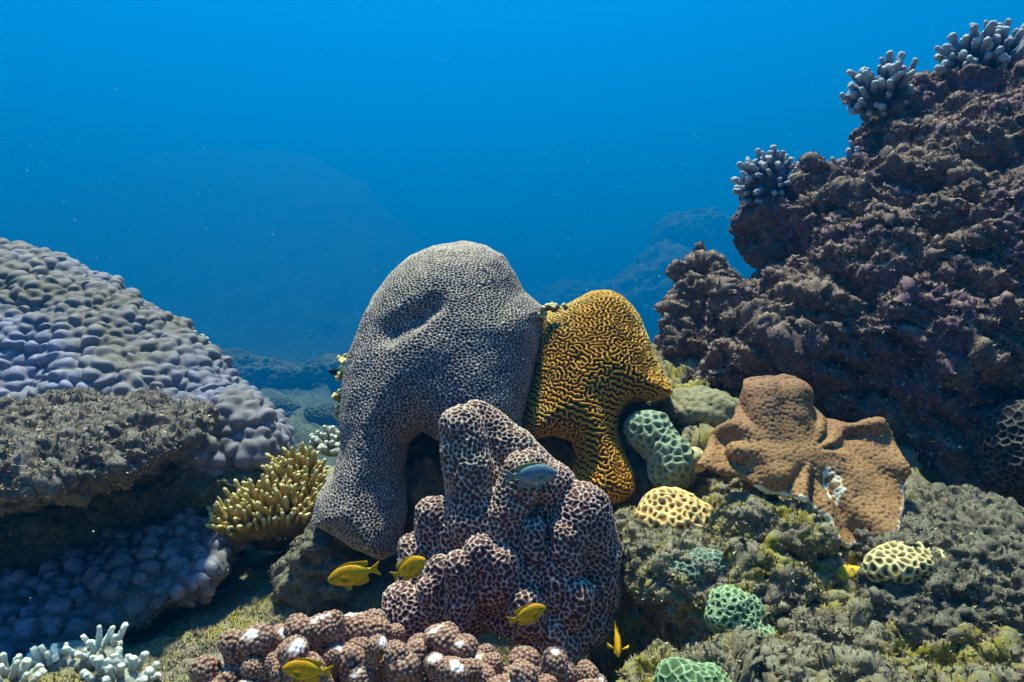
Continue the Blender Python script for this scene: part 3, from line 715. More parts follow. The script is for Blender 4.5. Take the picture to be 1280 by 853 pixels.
f.add(f.cap(Wp(1040, 540, 1.66), Wp(1088, 540, 1.66), pxm(9, 1.6), pxm(8, 1.6)), 0.02)
f.add(f.cap(Wp(1015, 540, 1.64), Wp(1060, 600, 1.57), pxm(10, 1.6), pxm(8, 1.6)), 0.04)
f.cut(f.ell(W(1040, 606, 1.43), (0.014, 0.05, 0.026)), 0.02)
V, Q = f.mesh(); V, Q = subdivide(V, Q, 1)
nb = Nb(len(V), Q); V = nb.blur(V, 4); N = normals(V, Q)
f1, f2, ids = cells(V, 0.0072, 3, 0.2)
gr = np.sqrt(np.clip(1 - f1**2, 0, 1))
poly = np.array(on_plane(PLATE, pp)); rimd = np.full(len(V), 9.0)
for a, b in zip(poly, np.roll(poly, -1, 0)):
    e = b - a; tt = np.clip(((V[:, [0, 2]] - a) @ e) / (e @ e), 0, 1)[:, None]
    rimd = np.minimum(rimd, np.linalg.norm(V[:, [0, 2]] - a - tt * e, axis=1))
hole = W(1040, 606, 1.47); dh = np.sqrt(((V[:, 0] - hole[0]) / 0.015)**2 + ((V[:, 2] - hole[2]) / 0.028)**2)
rim = (1 - sstep(0.003, 0.011, rimd + 0.004 * perlin(V * 60, 3))) * (V[:, 2] < Wp(1000, 600, 1.6)[2])
rim = np.maximum(rim, (1 - sstep(0.15, 0.45, np.abs(dh - 0.95 + 0.8 * perlin(V * 90, 8)))) * (gr > 0.5))
V = V + N * (0.0040 * gr + 0.005 * fbm(V, 16, 2, seed=131))[:, None]
o = put('plate_coral', V, Q, M['plate'], attrs={'ridge': np.clip(gr * 0.78 * (1 - rim) + rim, 0, 1)}); tag(o, 'tan grainy plate coral with a pale wavy edge and a stubby chimney', 'coral')

# ------------------------------------------------------------------ small encrusting corals
def small_coral(name, blobs, mat, label, r, depth, style='honey', vs=0.004, seed=0, k=0.03, warp=0.35, wall=0.5):
    C = np.array([W(*b[:3]) for b in blobs]); R = np.array([[pxm(b[3], b[2]), pxm((b[3] + b[4]) / 2, b[2]), pxm(b[4], b[2])] for b in blobs])
    f = Field((C - R).min(0) - 0.03, (C + R).max(0) + 0.03, vs)
    for c, rr in zip(C, R): f.add(f.ell(c, rr), k)
    V, Q = f.mesh(); V, Q = subdivide(V, Q, 1)
    nb = Nb(len(V), Q); V = nb.blur(V, 2); N = normals(V, Q)
    f1, f2, ids = cells(V, r, seed, warp)
    if style == 'honey': a = 1 - sstep(0.02, wall, f2 - f1)
    elif style == 'lobe': a = np.sqrt(np.clip(1.0 - f1**2 * 1.1, 0, 1))
    else:   # rings: each cup has its own wall
        e = f2 - f1; a = sstep(0.0, 0.12, e) * (1 - sstep(0.3, 0.62, e)); a = np.maximum(a, 0.1 * sstep(0.8, 0.2, e))
    a = nb.blur(a.astype(np.float32), 1)
    V = V + N * (depth * a + 0.014 * fbm(V, 12, 3, seed=seed))[:, None]
    o = put(name, V, Q, mat, attrs={'ridge': np.clip(a * 1.1, 0, 1)}); return tag(o, label, 'coral')

small_coral('lobed_coral', [(815, 545, 1.78, 24, 26), (838, 580, 1.74, 28, 34), (800, 535, 1.82, 12, 14)], M['green_lobe'], 'pale green bumpy coral between the orange tongue and the brown plate', 0.0165, 0.009, 'honey', seed=2, wall=1.1)
small_coral('honeycomb_coral', [(840, 650, 1.55, 48, 24), (838, 630, 1.57, 22, 20)], M['yellow_honey'], 'small golden yellow honeycomb coral dome on the reef slope', 0.0140, 0.007, seed=3, wall=1.0)
small_coral('honeycomb_coral', [(916, 770, 1.28, 27, 30), (944, 794, 1.25, 22, 18), (903, 750, 1.31, 17, 13), (930, 762, 1.29, 22, 20)], M['green_ring'], 'bright mint green coral of separate ring shaped cups on the slope', 0.0102, 0.005, 'ring', 0.0032, seed=4)
small_coral('honeycomb_coral', [(865, 858, 1.14, 44, 28), (892, 866, 1.13, 24, 20)], M['green_ring'], 'green honeycomb coral dome cut off by the bottom edge', 0.0112, 0.005, seed=5, wall=0.42)
small_coral('honeycomb_coral', [(872, 710, 1.37, 34, 22), (895, 718, 1.37, 24, 15), (852, 716, 1.37, 18, 12)], M['green_dim'], 'dull grey green honeycomb coral just above the mint green one', 0.0105, 0.004, seed=6)
small_coral('honeycomb_coral', [(1120, 710, 1.31, 36, 20), (1168, 708, 1.31, 30, 13), (1145, 706, 1.31, 24, 15)], M['cream_honey'], 'cream yellow honeycomb coral crust on the lower right boulder', 0.0125, 0.006, seed=7, wall=0.8)
small_coral('lobed_coral', [(885, 515, 1.93, 45, 24), (858, 505, 1.98, 30, 18)], M['brown_honey'], 'dull olive brown bumpy coral behind the pale green one', 0.016, 0.006, 'lobe', seed=8)
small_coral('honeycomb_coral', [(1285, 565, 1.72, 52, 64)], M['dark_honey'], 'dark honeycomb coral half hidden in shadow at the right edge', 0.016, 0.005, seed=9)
small_coral('lobed_coral', [(868, 575, 1.72, 12, 14)], M['cream_honey'], 'tiny pale knob of coral left of the brown plate', 0.012, 0.003, 'lobe', seed=10)
small_coral('sponge', [(1063, 717, 1.37, 16, 8)], M['sponge'], 'small mustard yellow sponge crust below the brown plate', 0.006, 0.002, 'lobe', seed=11)
print('small corals', time.time() - T0)

# ------------------------------------------------------------------ finger corals
def finger_mesh(L, r0, r1, bend=0.15, seed=0, rings=9, seg=10, bumps=0.0):
    rg = np.random.default_rng(seed); V = []; T = []
    ph = rg.uniform(0, 6.28); ts = list(np.linspace(0, 0.86, rings)) + [0.93, 0.975, 1.0]
    for t in ts:
        r = r0 + (r1 - r0) * t
        if t > 0.86: r *= math.sqrt(max(1 - ((t - 0.86) / 0.14)**2, 0.0)) * 0.98 + 0.02
        r *= 1 + 0.08 * math.sin(t * 9 + ph)
        cx = bend * L * t * t * math.cos(ph); cy = bend * L * t * t * math.sin(ph)
        for s in range(seg):
            a = 2 * math.pi * s / seg
            V.append((cx + r * math.cos(a), cy + r * math.sin(a), L * t)); T.append(t)
    V = np.array(V, np.float32); n = len(ts)
    Q = [(i * seg + s, i * seg + (s + 1) % seg, (i + 1) * seg + (s + 1) % seg, (i + 1) * seg + s) for i in range(n - 1) for s in range(seg)]
    top = (n - 1) * seg; V[top:] = V[top:].mean(0) * 0.9 + V[top:] * 0.1
    V = np.concatenate([V, V[top:].mean(0)[None]]); T.append(1.0)
    Q += [(top + s, top + s + 1, top + (s + 2) % seg, len(V) - 1) for s in range(0, seg, 2)]
    Q = np.array(Q, np.int32); V, Q2 = subdivide(V, Q, 1)
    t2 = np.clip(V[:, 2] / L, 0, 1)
    if bumps:
        N = normals(V, Q2); V = V + N * (bumps * fbm(V, 0.9 / r0, 3, 0.7, seed=seed))[:, None]
    return V, Q2, t2

def proto_meshes(name, mat, specs):
    r = []
    for i, (L, r0, r1, bd) in enumerate(specs):
        V, Q, t2 = finger_mesh(L, r0, r1, bd, i + 3, bumps=r0 * 0.2)
        me = raw_mesh(V, Q, name)
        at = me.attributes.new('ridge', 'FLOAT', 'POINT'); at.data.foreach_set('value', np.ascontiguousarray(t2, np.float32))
        me.materials.append(mat); r.append(me)
    return r

def blob(name, c, r, mat, parent=None, seed=0, amp=0.02, vs=0.008, lv=0.2, label=None, cat=None):
    f = Field(np.array(c) - np.array(r) - 0.03, np.array(c) + np.array(r) + 0.03, vs)
    f.add(f.ell(c, r))
    V, Q = f.mesh(); V, Q = subdivide(V, Q, 1)
    V = rockify(V, Q, amp, 10, amp * 0.4, 30, amp * 0.1, 90, seed)
    o = put(name, V, Q, mat, parent, {'ridge': np.full(len(V), lv)}, base=None if parent is None else np.array(parent.location))
    if label: tag(o, label, cat)
    return o

def finger(me, name, root, p, d, s):
    o = bpy.data.objects.new(name, me); COL.objects.link(o); o.parent = root
    q = Vector(d).normalized().to_track_quat('Z', 'Y'); q = q @ Matrix.Rotation(random.uniform(0, 6.28), 3, 'Z').to_quaternion()
    o.rotation_mode = 'QUATERNION'; o.rotation_quaternion = q
    o.location = [float(p[k]) - root.location[k] for k in range(3)]; o.scale = (s, s, s * random.uniform(0.85, 1.15))
    return o

def bush(name, label, c, r, n, meshes, mat, axis=(0, -0.2, 1), spread=1.0, seed=0, smin=0.75, smax=1.15, group=None, base=True, stem='finger', min_up=0.0, basemat=None):
    """a cushion with fingers standing out of it all round"""
    random.seed(seed); root = empty(name, (c[0], c[1], c[2] - r[2]), label, 'coral', group)
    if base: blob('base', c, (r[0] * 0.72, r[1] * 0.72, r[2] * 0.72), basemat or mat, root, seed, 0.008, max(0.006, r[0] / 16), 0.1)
    A = Vector(axis).normalized(); pts = []
    tries = 0
    while len(pts) < n and tries < 20000:
        tries += 1
        d = Vector((random.gauss(0, 1), random.gauss(0, 1), random.gauss(0, 1))).normalized()
        if d.dot(A) < min_up: continue
        if any((d - e).length < 1.55 / math.sqrt(n) for e in pts): continue
        pts.append(d)
    for d in pts:
        p = Vector(c) + Vector((d.x * r[0], d.y * r[1], d.z * r[2])) * 0.78
        dd = (d * spread + A * 0.55)
        finger(random.choice(meshes), stem, root, p, dd, random.uniform(smin, smax))
    return root

blue = proto_meshes('finger', M['blue_finger'], [(0.078, 0.0150, 0.0135, 0.12), (0.062, 0.0155, 0.014, -0.15), (0.085, 0.0145, 0.0125, 0.2), (0.05, 0.0150, 0.0145, 0.1)])
def onto(px, py, Y): return W(px, py, Y)
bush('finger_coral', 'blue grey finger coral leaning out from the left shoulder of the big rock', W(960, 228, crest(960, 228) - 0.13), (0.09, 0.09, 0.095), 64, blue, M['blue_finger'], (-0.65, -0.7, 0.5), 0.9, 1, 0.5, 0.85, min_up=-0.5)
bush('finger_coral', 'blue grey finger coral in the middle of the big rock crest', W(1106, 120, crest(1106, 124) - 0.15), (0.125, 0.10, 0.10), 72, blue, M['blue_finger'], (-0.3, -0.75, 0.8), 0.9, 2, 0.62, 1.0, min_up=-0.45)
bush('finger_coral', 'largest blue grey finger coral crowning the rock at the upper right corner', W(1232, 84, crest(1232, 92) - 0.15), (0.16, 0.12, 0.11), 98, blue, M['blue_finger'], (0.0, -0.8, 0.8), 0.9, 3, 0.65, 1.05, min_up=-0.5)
root = empty('finger_coral', W(1040, 222, crest(1040, 222)), 'sparse row of few thin pale fingers low on the rock crest', 'coral')
for q, (px, py, dx, s) in enumerate([(1024, 222, -0.5, 0.5), (1034, 216, -0.35, 0.65), (1046, 210, -0.25, 0.6), (1052, 205, 0.2, 0.45), (1062, 196, -0.2, 0.7), (1070, 190, 0.1, 0.55), (1066, 186, -0.1, 0.5)]):
    random.seed(q); finger(blue[q % 4], 'finger', root, W(px, py + 6, crest(px, py + 6) - 0.13), (dx, -0.1, 1), s)

# yellow finger coral on the left
leath = proto_meshes('finger', M['leather'], [(0.075, 0.0115, 0.0065, 0.15), (0.06, 0.012, 0.007, -0.2), (0.09, 0.012, 0.0065, 0.1), (0.05, 0.0125, 0.0075, 0.25)])
root = empty('finger_coral', W(335, 690, 1.95), 'mustard yellow finger coral bush beside the foot of the purple dome', 'coral')
f = Field((-0.88, 1.65, -0.65), (-0.48, 2.35, -0.28), 0.008)
f.add(f.ell(W(312, 655, 1.9), (0.075, 0.08, 0.045), tilt=12)); f.add(f.ell(W(352, 640, 1.92), (0.085, 0.09, 0.06)), 0.04); f.add(f.ell(W(372, 605, 2.02), (0.06, 0.08, 0.07)), 0.04); f.add(f.ell(W(385, 640, 1.95), (0.045, 0.07, 0.05)), 0.04)
f.add(f.ell(W(345, 662, 2.08), (0.08, 0.08, 0.06)), 0.05)
V, Q = f.mesh(); V, Q = subdivide(V, Q, 1); Nn = normals(V, Q)
put('base', V + Nn * (0.012 * fbm(V, 26, 3, seed=5))[:, None], Q, M['leather'], root, {'ridge': np.full(len(V), 0.1)}, base=np.array(root.location))
random.seed(4); pk = []
for i in RNG.permutation(len(V)):
    if Nn[i, 1] > 0.3 or Nn[i, 2] < -0.6 or V[i, 2] < -0.60: continue
    if any((V[i, 0] - q[0])**2 + (V[i, 1] - q[1])**2 + (V[i, 2] - q[2])**2 < 0.0142**2 for q in pk): continue
    pk.append((V[i][0], V[i][1], V[i][2], i))
pk.sort(key=lambda q: q[1] - 0.4 * q[2]); rest = []
for k_, q in enumerate(pk):
    n_ = Nn[q[3]]
    o = finger(random.choice(leath), 'finger', root, V[q[3]] - 0.006 * n_, (n_[0] * 0.6 + random.gauss(0, 0.15), n_[1] * 0.75 - 0.1 + random.gauss(0, 0.12), max(n_[2], 0) * 0.5 + 0.6), random.uniform(0.5, 0.92))
    if k_ >= 96: rest.append(o)
if rest:      # those behind the first hundred become one part
    rv, rq, ra_, n0 = [], [], [], 0
    for o in rest:
        me = o.data; vv = np.empty(len(me.vertices) * 3, np.float32); me.vertices.foreach_get('co', vv); vv = vv.reshape(-1, 3) * np.array(o.scale, np.float32)
        vv = vv @ np.array(o.rotation_quaternion.to_matrix(), np.float32).T + np.array(o.location, np.float32)
        qq = np.empty(len(me.loops), np.int32); me.loops.foreach_get('vertex_index', qq); aa = np.empty(len(me.vertices), np.float32); me.attributes['ridge'].data.foreach_get('value', aa)
        rv.append(vv); rq.append(qq.reshape(-1, 4) + n0); ra_.append(aa); n0 += len(vv); bpy.data.objects.remove(o)
    tag(put('fingers', np.concatenate(rv), np.concatenate(rq), M['leather'], root, {'ridge': np.concatenate(ra_)}), kind='stuff')

# pale staghorn like corals at the bottom left
wht = proto_meshes('finger', M['white_finger'], [(0.032, 0.0065, 0.0055, 0.15), (0.026, 0.0068, 0.0055, -0.2), (0.038, 0.0064, 0.005, 0.1)])
root = empty('finger_coral', W(95, 850, 1.42), 'icy white stubby finger coral sprig at the lower left', 'coral')
blob('base', W(92, 822, 1.42), (0.085, 0.05, 0.022), M['cream_finger'], root, 4, 0.01, 0.008, 0.1)
random.seed(9)
for q in range(46):
    tt = random.random(); px = 42 + tt * 108; py = 832 - tt * 34 + random.uniform(-6, 12)
    finger(random.choice(wht), 'finger', root, W(px, py, 1.40 + random.uniform(-0.03, 0.03)), (-0.5 + 0.9 * tt + random.gauss(0, 0.3), random.gauss(-0.25, 0.3), 0.8), random.uniform(0.7, 1.15))
crm = proto_meshes('finger', M['cream_finger'], [(0.045, 0.0085, 0.0075, 0.15), (0.035, 0.009, 0.008, -0.2)])
bush('finger_coral', 'cream finger coral at the bottom edge right of the icy white one', W(150, 858, 1.3), (0.06, 0.05, 0.04), 26, crm, M['cream_finger'], (0.1, -0.3, 1), 0.8, 12, 0.7, 1.0)
bush('finger_coral', 'yellowish finger coral tucked into the bottom left corner', W(8, 862, 1.3), (0.05, 0.05, 0.035), 22, crm, M['cream_finger'], (0.0, -0.3, 1), 0.8, 13, 0.7, 1.0)
gry = proto_meshes('finger', M['grey_finger'], [(0.04, 0.011, 0.0095, 0.15), (0.03, 0.012, 0.0105, -0.2), (0.045, 0.0105, 0.009, 0.2)])
bush('finger_coral', 'small grey finger coral behind the yellow bush and beside the purple dome', W(416, 560, 2.6), (0.075, 0.06, 0.05), 46, gry, M['grey_finger'], (0, -0.3, 1), 0.9, 14, 0.8, 1.1)
bush('finger_coral', 'grey tan bushy coral on the skyline of the lilac mound', W(228, 440, 2.62), (0.09, 0.09, 0.07), 80, gry, M['grey_finger'], (0.3, -0.3, 1), 0.9, 15, 0.7, 1.0)
bush('finger_coral', 'smaller grey tan coral tuft lower on the skyline of the lilac mound', W(258, 470, 2.62), (0.06, 0.06, 0.05), 40, gry, M['grey_finger'], (0.3, -0.3, 1), 0.9, 16, 0.6, 0.9)
yel = proto_meshes('knob', M['leather'], [(0.03, 0.010, 0.009, 0.15), (0.022, 0.010, 0.0095, -0.2)])
for q, (px, py, rr, n, lab) in enumerate([(438, 462, 0.035, 12, 'upper yellow coral tuft behind the left edge of the purple dome'), (433, 505, 0.03, 9, 'lower yellow coral tuft behind the left edge of the purple dome')]):
    bush('finger_coral', lab, W(px, py, 2.06), (rr * 0.6, rr, rr * 1.2), n, yel, M['leather'], (-1, -0.2, 0.5), 0.9, 20 + q, 0.8, 1.1, stem='knob')
pale = proto_meshes('knob', M['cream_honey'], [(0.024, 0.0095, 0.009, 0.15), (0.018, 0.010, 0.0095, -0.2)])
root = empty('finger_coral', W(672, 410, 1.9), 'pale lemon knobs filling the seam between the purple dome and the orange coral', 'coral')
random.seed(31)
for px, py in [(662, 407), (668, 402), (657, 415), (672, 397), (679, 392), (684, 388), (690, 386), (697, 386), (676, 400), (664, 412), (655, 424), (682, 393), (693, 389), (670, 408), (708, 386)]:
    finger(random.choice(pale), 'knob', root, W(px, py, 1.90), (random.gauss(0, 0.4), random.gauss(-0.5, 0.3), 0.8), random.uniform(0.6, 1.0))
print('fingers', time.time() - T0)

# ------------------------------------------------------------------ brown branching coral along the bottom
def knob_mesh(i, white):
    rg = np.random.default_rng(i); Lh = (0.05, 0.062, 0.045, 0.056, 0.05, 0.06)[i % 6]
    f = Field((-0.045, -0.045, -0.03), (0.045, 0.045, Lh + 0.04), 0.004)
    f.add(f.cap((0, 0, -0.01), (0.004, 0, Lh * 0.72), 0.015, 0.021))
    for q in range(4):
        a = rg.uniform(0, 6.28); f.add(f.ell((0.011 * math.cos(a), 0.011 * math.sin(a), Lh * rg.uniform(0.55, 0.9)), (0.015, 0.014, 0.016)), 0.008)
    V, Q = f.mesh(); V, Q = subdivide(V, Q, 1); nb = Nb(len(V), Q); V = nb.blur(V, 2); N = normals(V, Q)
    f1, f2, _ = cells(V, 0.0064, i, 0.1)
    b = np.sqrt(np.clip(1 - (f1 / 0.72)**2, 0, 1)).astype(np.float32)
    a = 0.12 + 0.66 * b**1.5
    if white:
        d = N @ np.array([math.cos(i * 2.1) * 0.5, -0.35, 0.8]); tip = sstep(0.72, 0.9, d + 0.12 * perlin(V * 90, i)) * sstep(Lh * 0.5, Lh * 0.8, V[:, 2])
        a = np.maximum(a, tip); b = b * (1 - 0.6 * tip)
    V = V + N * (0.0042 * b)[:, None]
    me = raw_mesh(V, Q, 'branch'); at = me.attributes.new('ridge', 'FLOAT', 'POINT'); at.data.foreach_set('value', np.ascontiguousarray(a, np.float32))
    me.materials.append(M['pocil']); return me
kw = [knob_mesh(i, True) for i in range(5)]; kb = [knob_mesh(i + 5, False) for i in range(5)]
root = empty('branching_coral', W(500, 900, 1.12), 'stubby brown branching coral with white tips along the bottom edge', 'coral')
f = Field((-0.58, 0.92, -0.75), (0.2, 1.35, -0.42), 0.01)
for px, py, Y, rx, rz in [(340, 852, 1.14, 0.10, 0.05), (440, 838, 1.15, 0.10, 0.06), (540, 840, 1.13, 0.12, 0.055), (640, 860, 1.12, 0.10, 0.05), (700, 872, 1.12, 0.07, 0.04), (290, 868, 1.14, 0.06, 0.04)]:
    f.add(f.ell(W(px, py + 38, Y), (rx, 0.12, rz)), 0.04)
V, Q = f.mesh(); V, Q = subdivide(V, Q, 1)
put('base', V, Q, M['pocil'], root, {'ridge': np.full(len(V), 0.12)}, base=np.array(root.location))
tops = [(275, 838), (300, 815), (325, 800), (345, 795), (372, 790), (395, 795), (425, 788), (405, 815), (372, 820), (340, 828), (310, 845), (462, 778), (480, 795), (455, 815), (430, 830), (495, 830), (520, 805), (510, 840), (545, 800), (470, 840),
        (560, 830), (585, 805), (575, 848), (605, 812), (540, 845), (620, 830), (648, 828), (680, 832), (705, 838), (728, 842), (660, 848), (690, 852), (635, 850), (600, 848), (285, 855), (350, 850), (395, 845), (262, 850), (315, 838), (440, 800), (415, 845), (525, 822), (595, 822), (560, 812), (668, 838), (500, 790), (358, 812), (745, 850)]
random.seed(77)
for px, py in tops:
    for lay in range(2):
        Y = 1.13 + random.uniform(-0.05, 0.05) - lay * 0.055
        p = W(px + random.uniform(-6, 6), py + 18 + lay * 30, Y)
        wh = random.random() < 0.5
        o = bpy.data.objects.new('branch', random.choice(kw if wh else kb)); COL.objects.link(o); o.parent = root
        o.rotation_euler = (random.gauss(0.12, 0.2), random.gauss(0, 0.2) + (px - 500) / 1400, random.uniform(-0.6, 0.6))
        o.location = [float(p[k]) - root.location[k] for k in range(3)]; s = random.uniform(0.55, 0.92); o.scale = (s * random.uniform(0.85, 1.15), s, s)

# ------------------------------------------------------------------ fish
def fish_mat(name, top, side, tail, belly=None, zs=0.5, lo=0.2, hi=0.4):
    k = NT(name)
    s = k.n('ShaderNodeSeparateXYZ'); k.link(k.tc, s.inputs[0])
    mp = k.n('ShaderNodeMapRange'); mp.inputs['From Min'].default_value = -0.25; mp.inputs['From Max'].default_value = 0.25; k.link(s.outputs['Z'], mp.inputs['Value'])
    col = k.ramp(mp.outputs[0], [(0.15, belly or side), (0.5, side), (0.85, top)])
    mx = k.n('ShaderNodeMapRange'); mx.inputs['From Min'].default_value = -0.5; mx.inputs['From Max'].default_value = 0.5; k.link(s.outputs['X'], mx.inputs['Value'])
    col = k.mix(tail, col, k.ramp(mx.outputs[0], [(lo, 0.0), (hi, 1.0)]))
    v = k.n('ShaderNodeTexVoronoi'); v.inputs['Scale'].default_value = 34; k.link(k.tc, v.inputs['Vector'])
    col = k.mix(col, k.ramp(v.outputs['Distance'], [(0.0, 1.1), (0.7, 0.8)]), 0.8, 'MULTIPLY')
    col = k.mix(col, k.ramp(k.noise(7, 3), [(0.3, 0.8), (0.7, 1.15)]), 1.0, 'MULTIPLY')
    return k.done(col, k.bump(v.outputs['Distance'], 0.25, 0.01), 0.45)
M['fish_yellow'] = fish_mat('yellow_damselfish', (0.62, 0.29, 0.003), (0.78, 0.41, 0.004), (0.80, 0.44, 0.006), (0.74, 0.45, 0.012))
M['fish_grey'] = fish_mat('grey_damselfish', (0.10, 0.19, 0.28), (0.20, 0.28, 0.33), (0.55, 0.48, 0.06), (0.4, 0.45, 0.45), lo=0.08, hi=0.22)
M['fish_black'] = fish_mat('black_damselfish', (0.01, 0.01, 0.015), (0.015, 0.015, 0.02), (0.01, 0.01, 0.015))
def flat_mat(name, c, r=0.3):
    k = NT(name); return k.done(k.mix(c, tuple(min(1, x * 1.3 + 0.003) for x in c), k.noise(30)), None, r)
M['eye'] = flat_mat('fish_eye_black', (0.008, 0.008, 0.01), 0.15); M['iris_y'] = flat_mat('fish_iris_yellow', (0.35, 0.2, 0.01), 0.3); M['iris_b'] = flat_mat('fish_iris_blue', (0.05, 0.09, 0.12), 0.3)
def fin_mat(name, c):
    k = NT(name); s = k.n('ShaderNodeTexWave'); s.inputs['Scale'].default_value = 14; s.inputs['Distortion'].default_value = 1.5; k.link(k.tc, s.inputs['Vector'])
    m = k.done(k.mix(c, tuple(x * 0.72 for x in c), s.outputs['Fac']), k.bump(s.outputs['Fac'], 0.4, 0.02), 0.5); return m
M['fin_y'] = fin_mat('yellow_fin', (0.80, 0.43, 0.008)); M['fin_g'] = fin_mat('grey_yellow_fin', (0.40, 0.42, 0.16)); M['fin_pale'] = fin_mat('pale_grey_fin', (0.3, 0.36, 0.34)); M['fin_k'] = fin_mat('black_fin', (0.012, 0.012, 0.016))

PROF = [(0.50, 0.006, -0.01), (0.485, 0.035, -0.008), (0.45, 0.075, -0.002), (0.39, 0.125, 0.004), (0.30, 0.175, 0.006), (0.18, 0.208, 0.006), (0.05, 0.215, 0.004), (-0.08, 0.195, 0.004), (-0.18, 0.155, 0.006), (-0.26, 0.105, 0.008), (-0.32, 0.066, 0.008), (-0.37, 0.052, 0.008), (-0.40, 0.054, 0.008)]
def fish_body(bend=0.0):
    seg = 20; V = []
    for x, h, zc in PROF:
        wd = min(h * 0.46, 0.082) if x < 0.3 else h * 0.5
        for s in range(seg):
            a = 2 * math.pi * s / seg; ca, sa = math.cos(a), math.sin(a)
            V.append((x, wd * math.copysign(abs(ca)**0.9, ca), zc + h * math.copysign(abs(sa)**0.95, sa)))
    n = len(PROF); Q = [((i + 1) * seg + s, (i + 1) * seg + (s + 1) % seg, i * seg + (s + 1) % seg, i * seg + s) for i in range(n - 1) for s in range(seg)]
    V.append((0.502, 0, -0.01)); c = len(V) - 1
    Q += [(s + 2 if s + 2 < seg else 0, s + 1, s, c) for s in range(0, seg, 2)]
    V.append((-0.40, 0, 0.008)); c = len(V) - 1; b = (n - 1) * seg
    Q += [(b + s, b + s + 1, b + (s + 2) % seg, c) for s in range(0, seg, 2)]
    V, Q = subdivide(np.array(V, np.float32), np.array(Q, np.int32), 1)
    return V, Q
def fin_mesh(top, base, y=0.0, th=0.006, flare=0.0):
    """a fin between a base line and its free edge: two outlines of equal length, thick at the root and thin at the edge"""
    n = len(base); m = 4; V = []
    for sgn in (-1, 1):
        for j in range(m + 1):
            t = j / m
            for i in range(n):
                b, e = base[i], top[i]; x, z = b[0] + (e[0] - b[0]) * t, b[1] + (e[1] - b[1]) * t
                V.append((x, y + flare * t + sgn * th * (1 - 0.85 * t) + 0.006 * t * math.sin(i * 2.2), z))
    k = (m + 1) * n; Q = []
    for j in range(m):
        for i in range(n - 1):
            a = j * n + i; Q += [(a, a + 1, a + n + 1, a + n), (k + a + n, k + a + n + 1, k + a + 1, k + a)]
    for i in range(n - 1): Q += [(m * n + i, m * n + i + 1, k + m * n + i + 1, k + m * n + i), (i + 1, i, k + i, k + i + 1)]
    for j in range(m): Q += [(j * n, (j + 1) * n, k + (j + 1) * n, k + j * n), (j * n + n - 1, k + j * n + n - 1, k + (j + 1) * n + n - 1, (j + 1) * n + n - 1)]
    return np.array(V, np.float32), np.array(Q, np.int32)
def bend_x(V, b):
    V = np.array(V); t = np.clip(0.15 - V[:, 0], 0, 1); V[:, 1] += b * t * t; return V
def sph(c, r, seg=12):
    V = []; n = 7
    for i in range(n + 1):
        th = math.pi * i / n
        for s in range(seg):
            a = 2 * math.pi * s / seg; V.append((c[0] + r[0] * math.sin(th) * math.cos(a), c[1] + r[1] * math.cos(th), c[2] + r[2] * math.sin(th) * math.sin(a)))
    Q = [(i * seg + s, i * seg + (s + 1) % seg, (i + 1) * seg + (s + 1) % seg, (i + 1) * seg + s) for i in range(n) for s in range(seg)]
    return np.array(V, np.float32), np.array(Q, np.int32)
BV, BQ = fish_body()
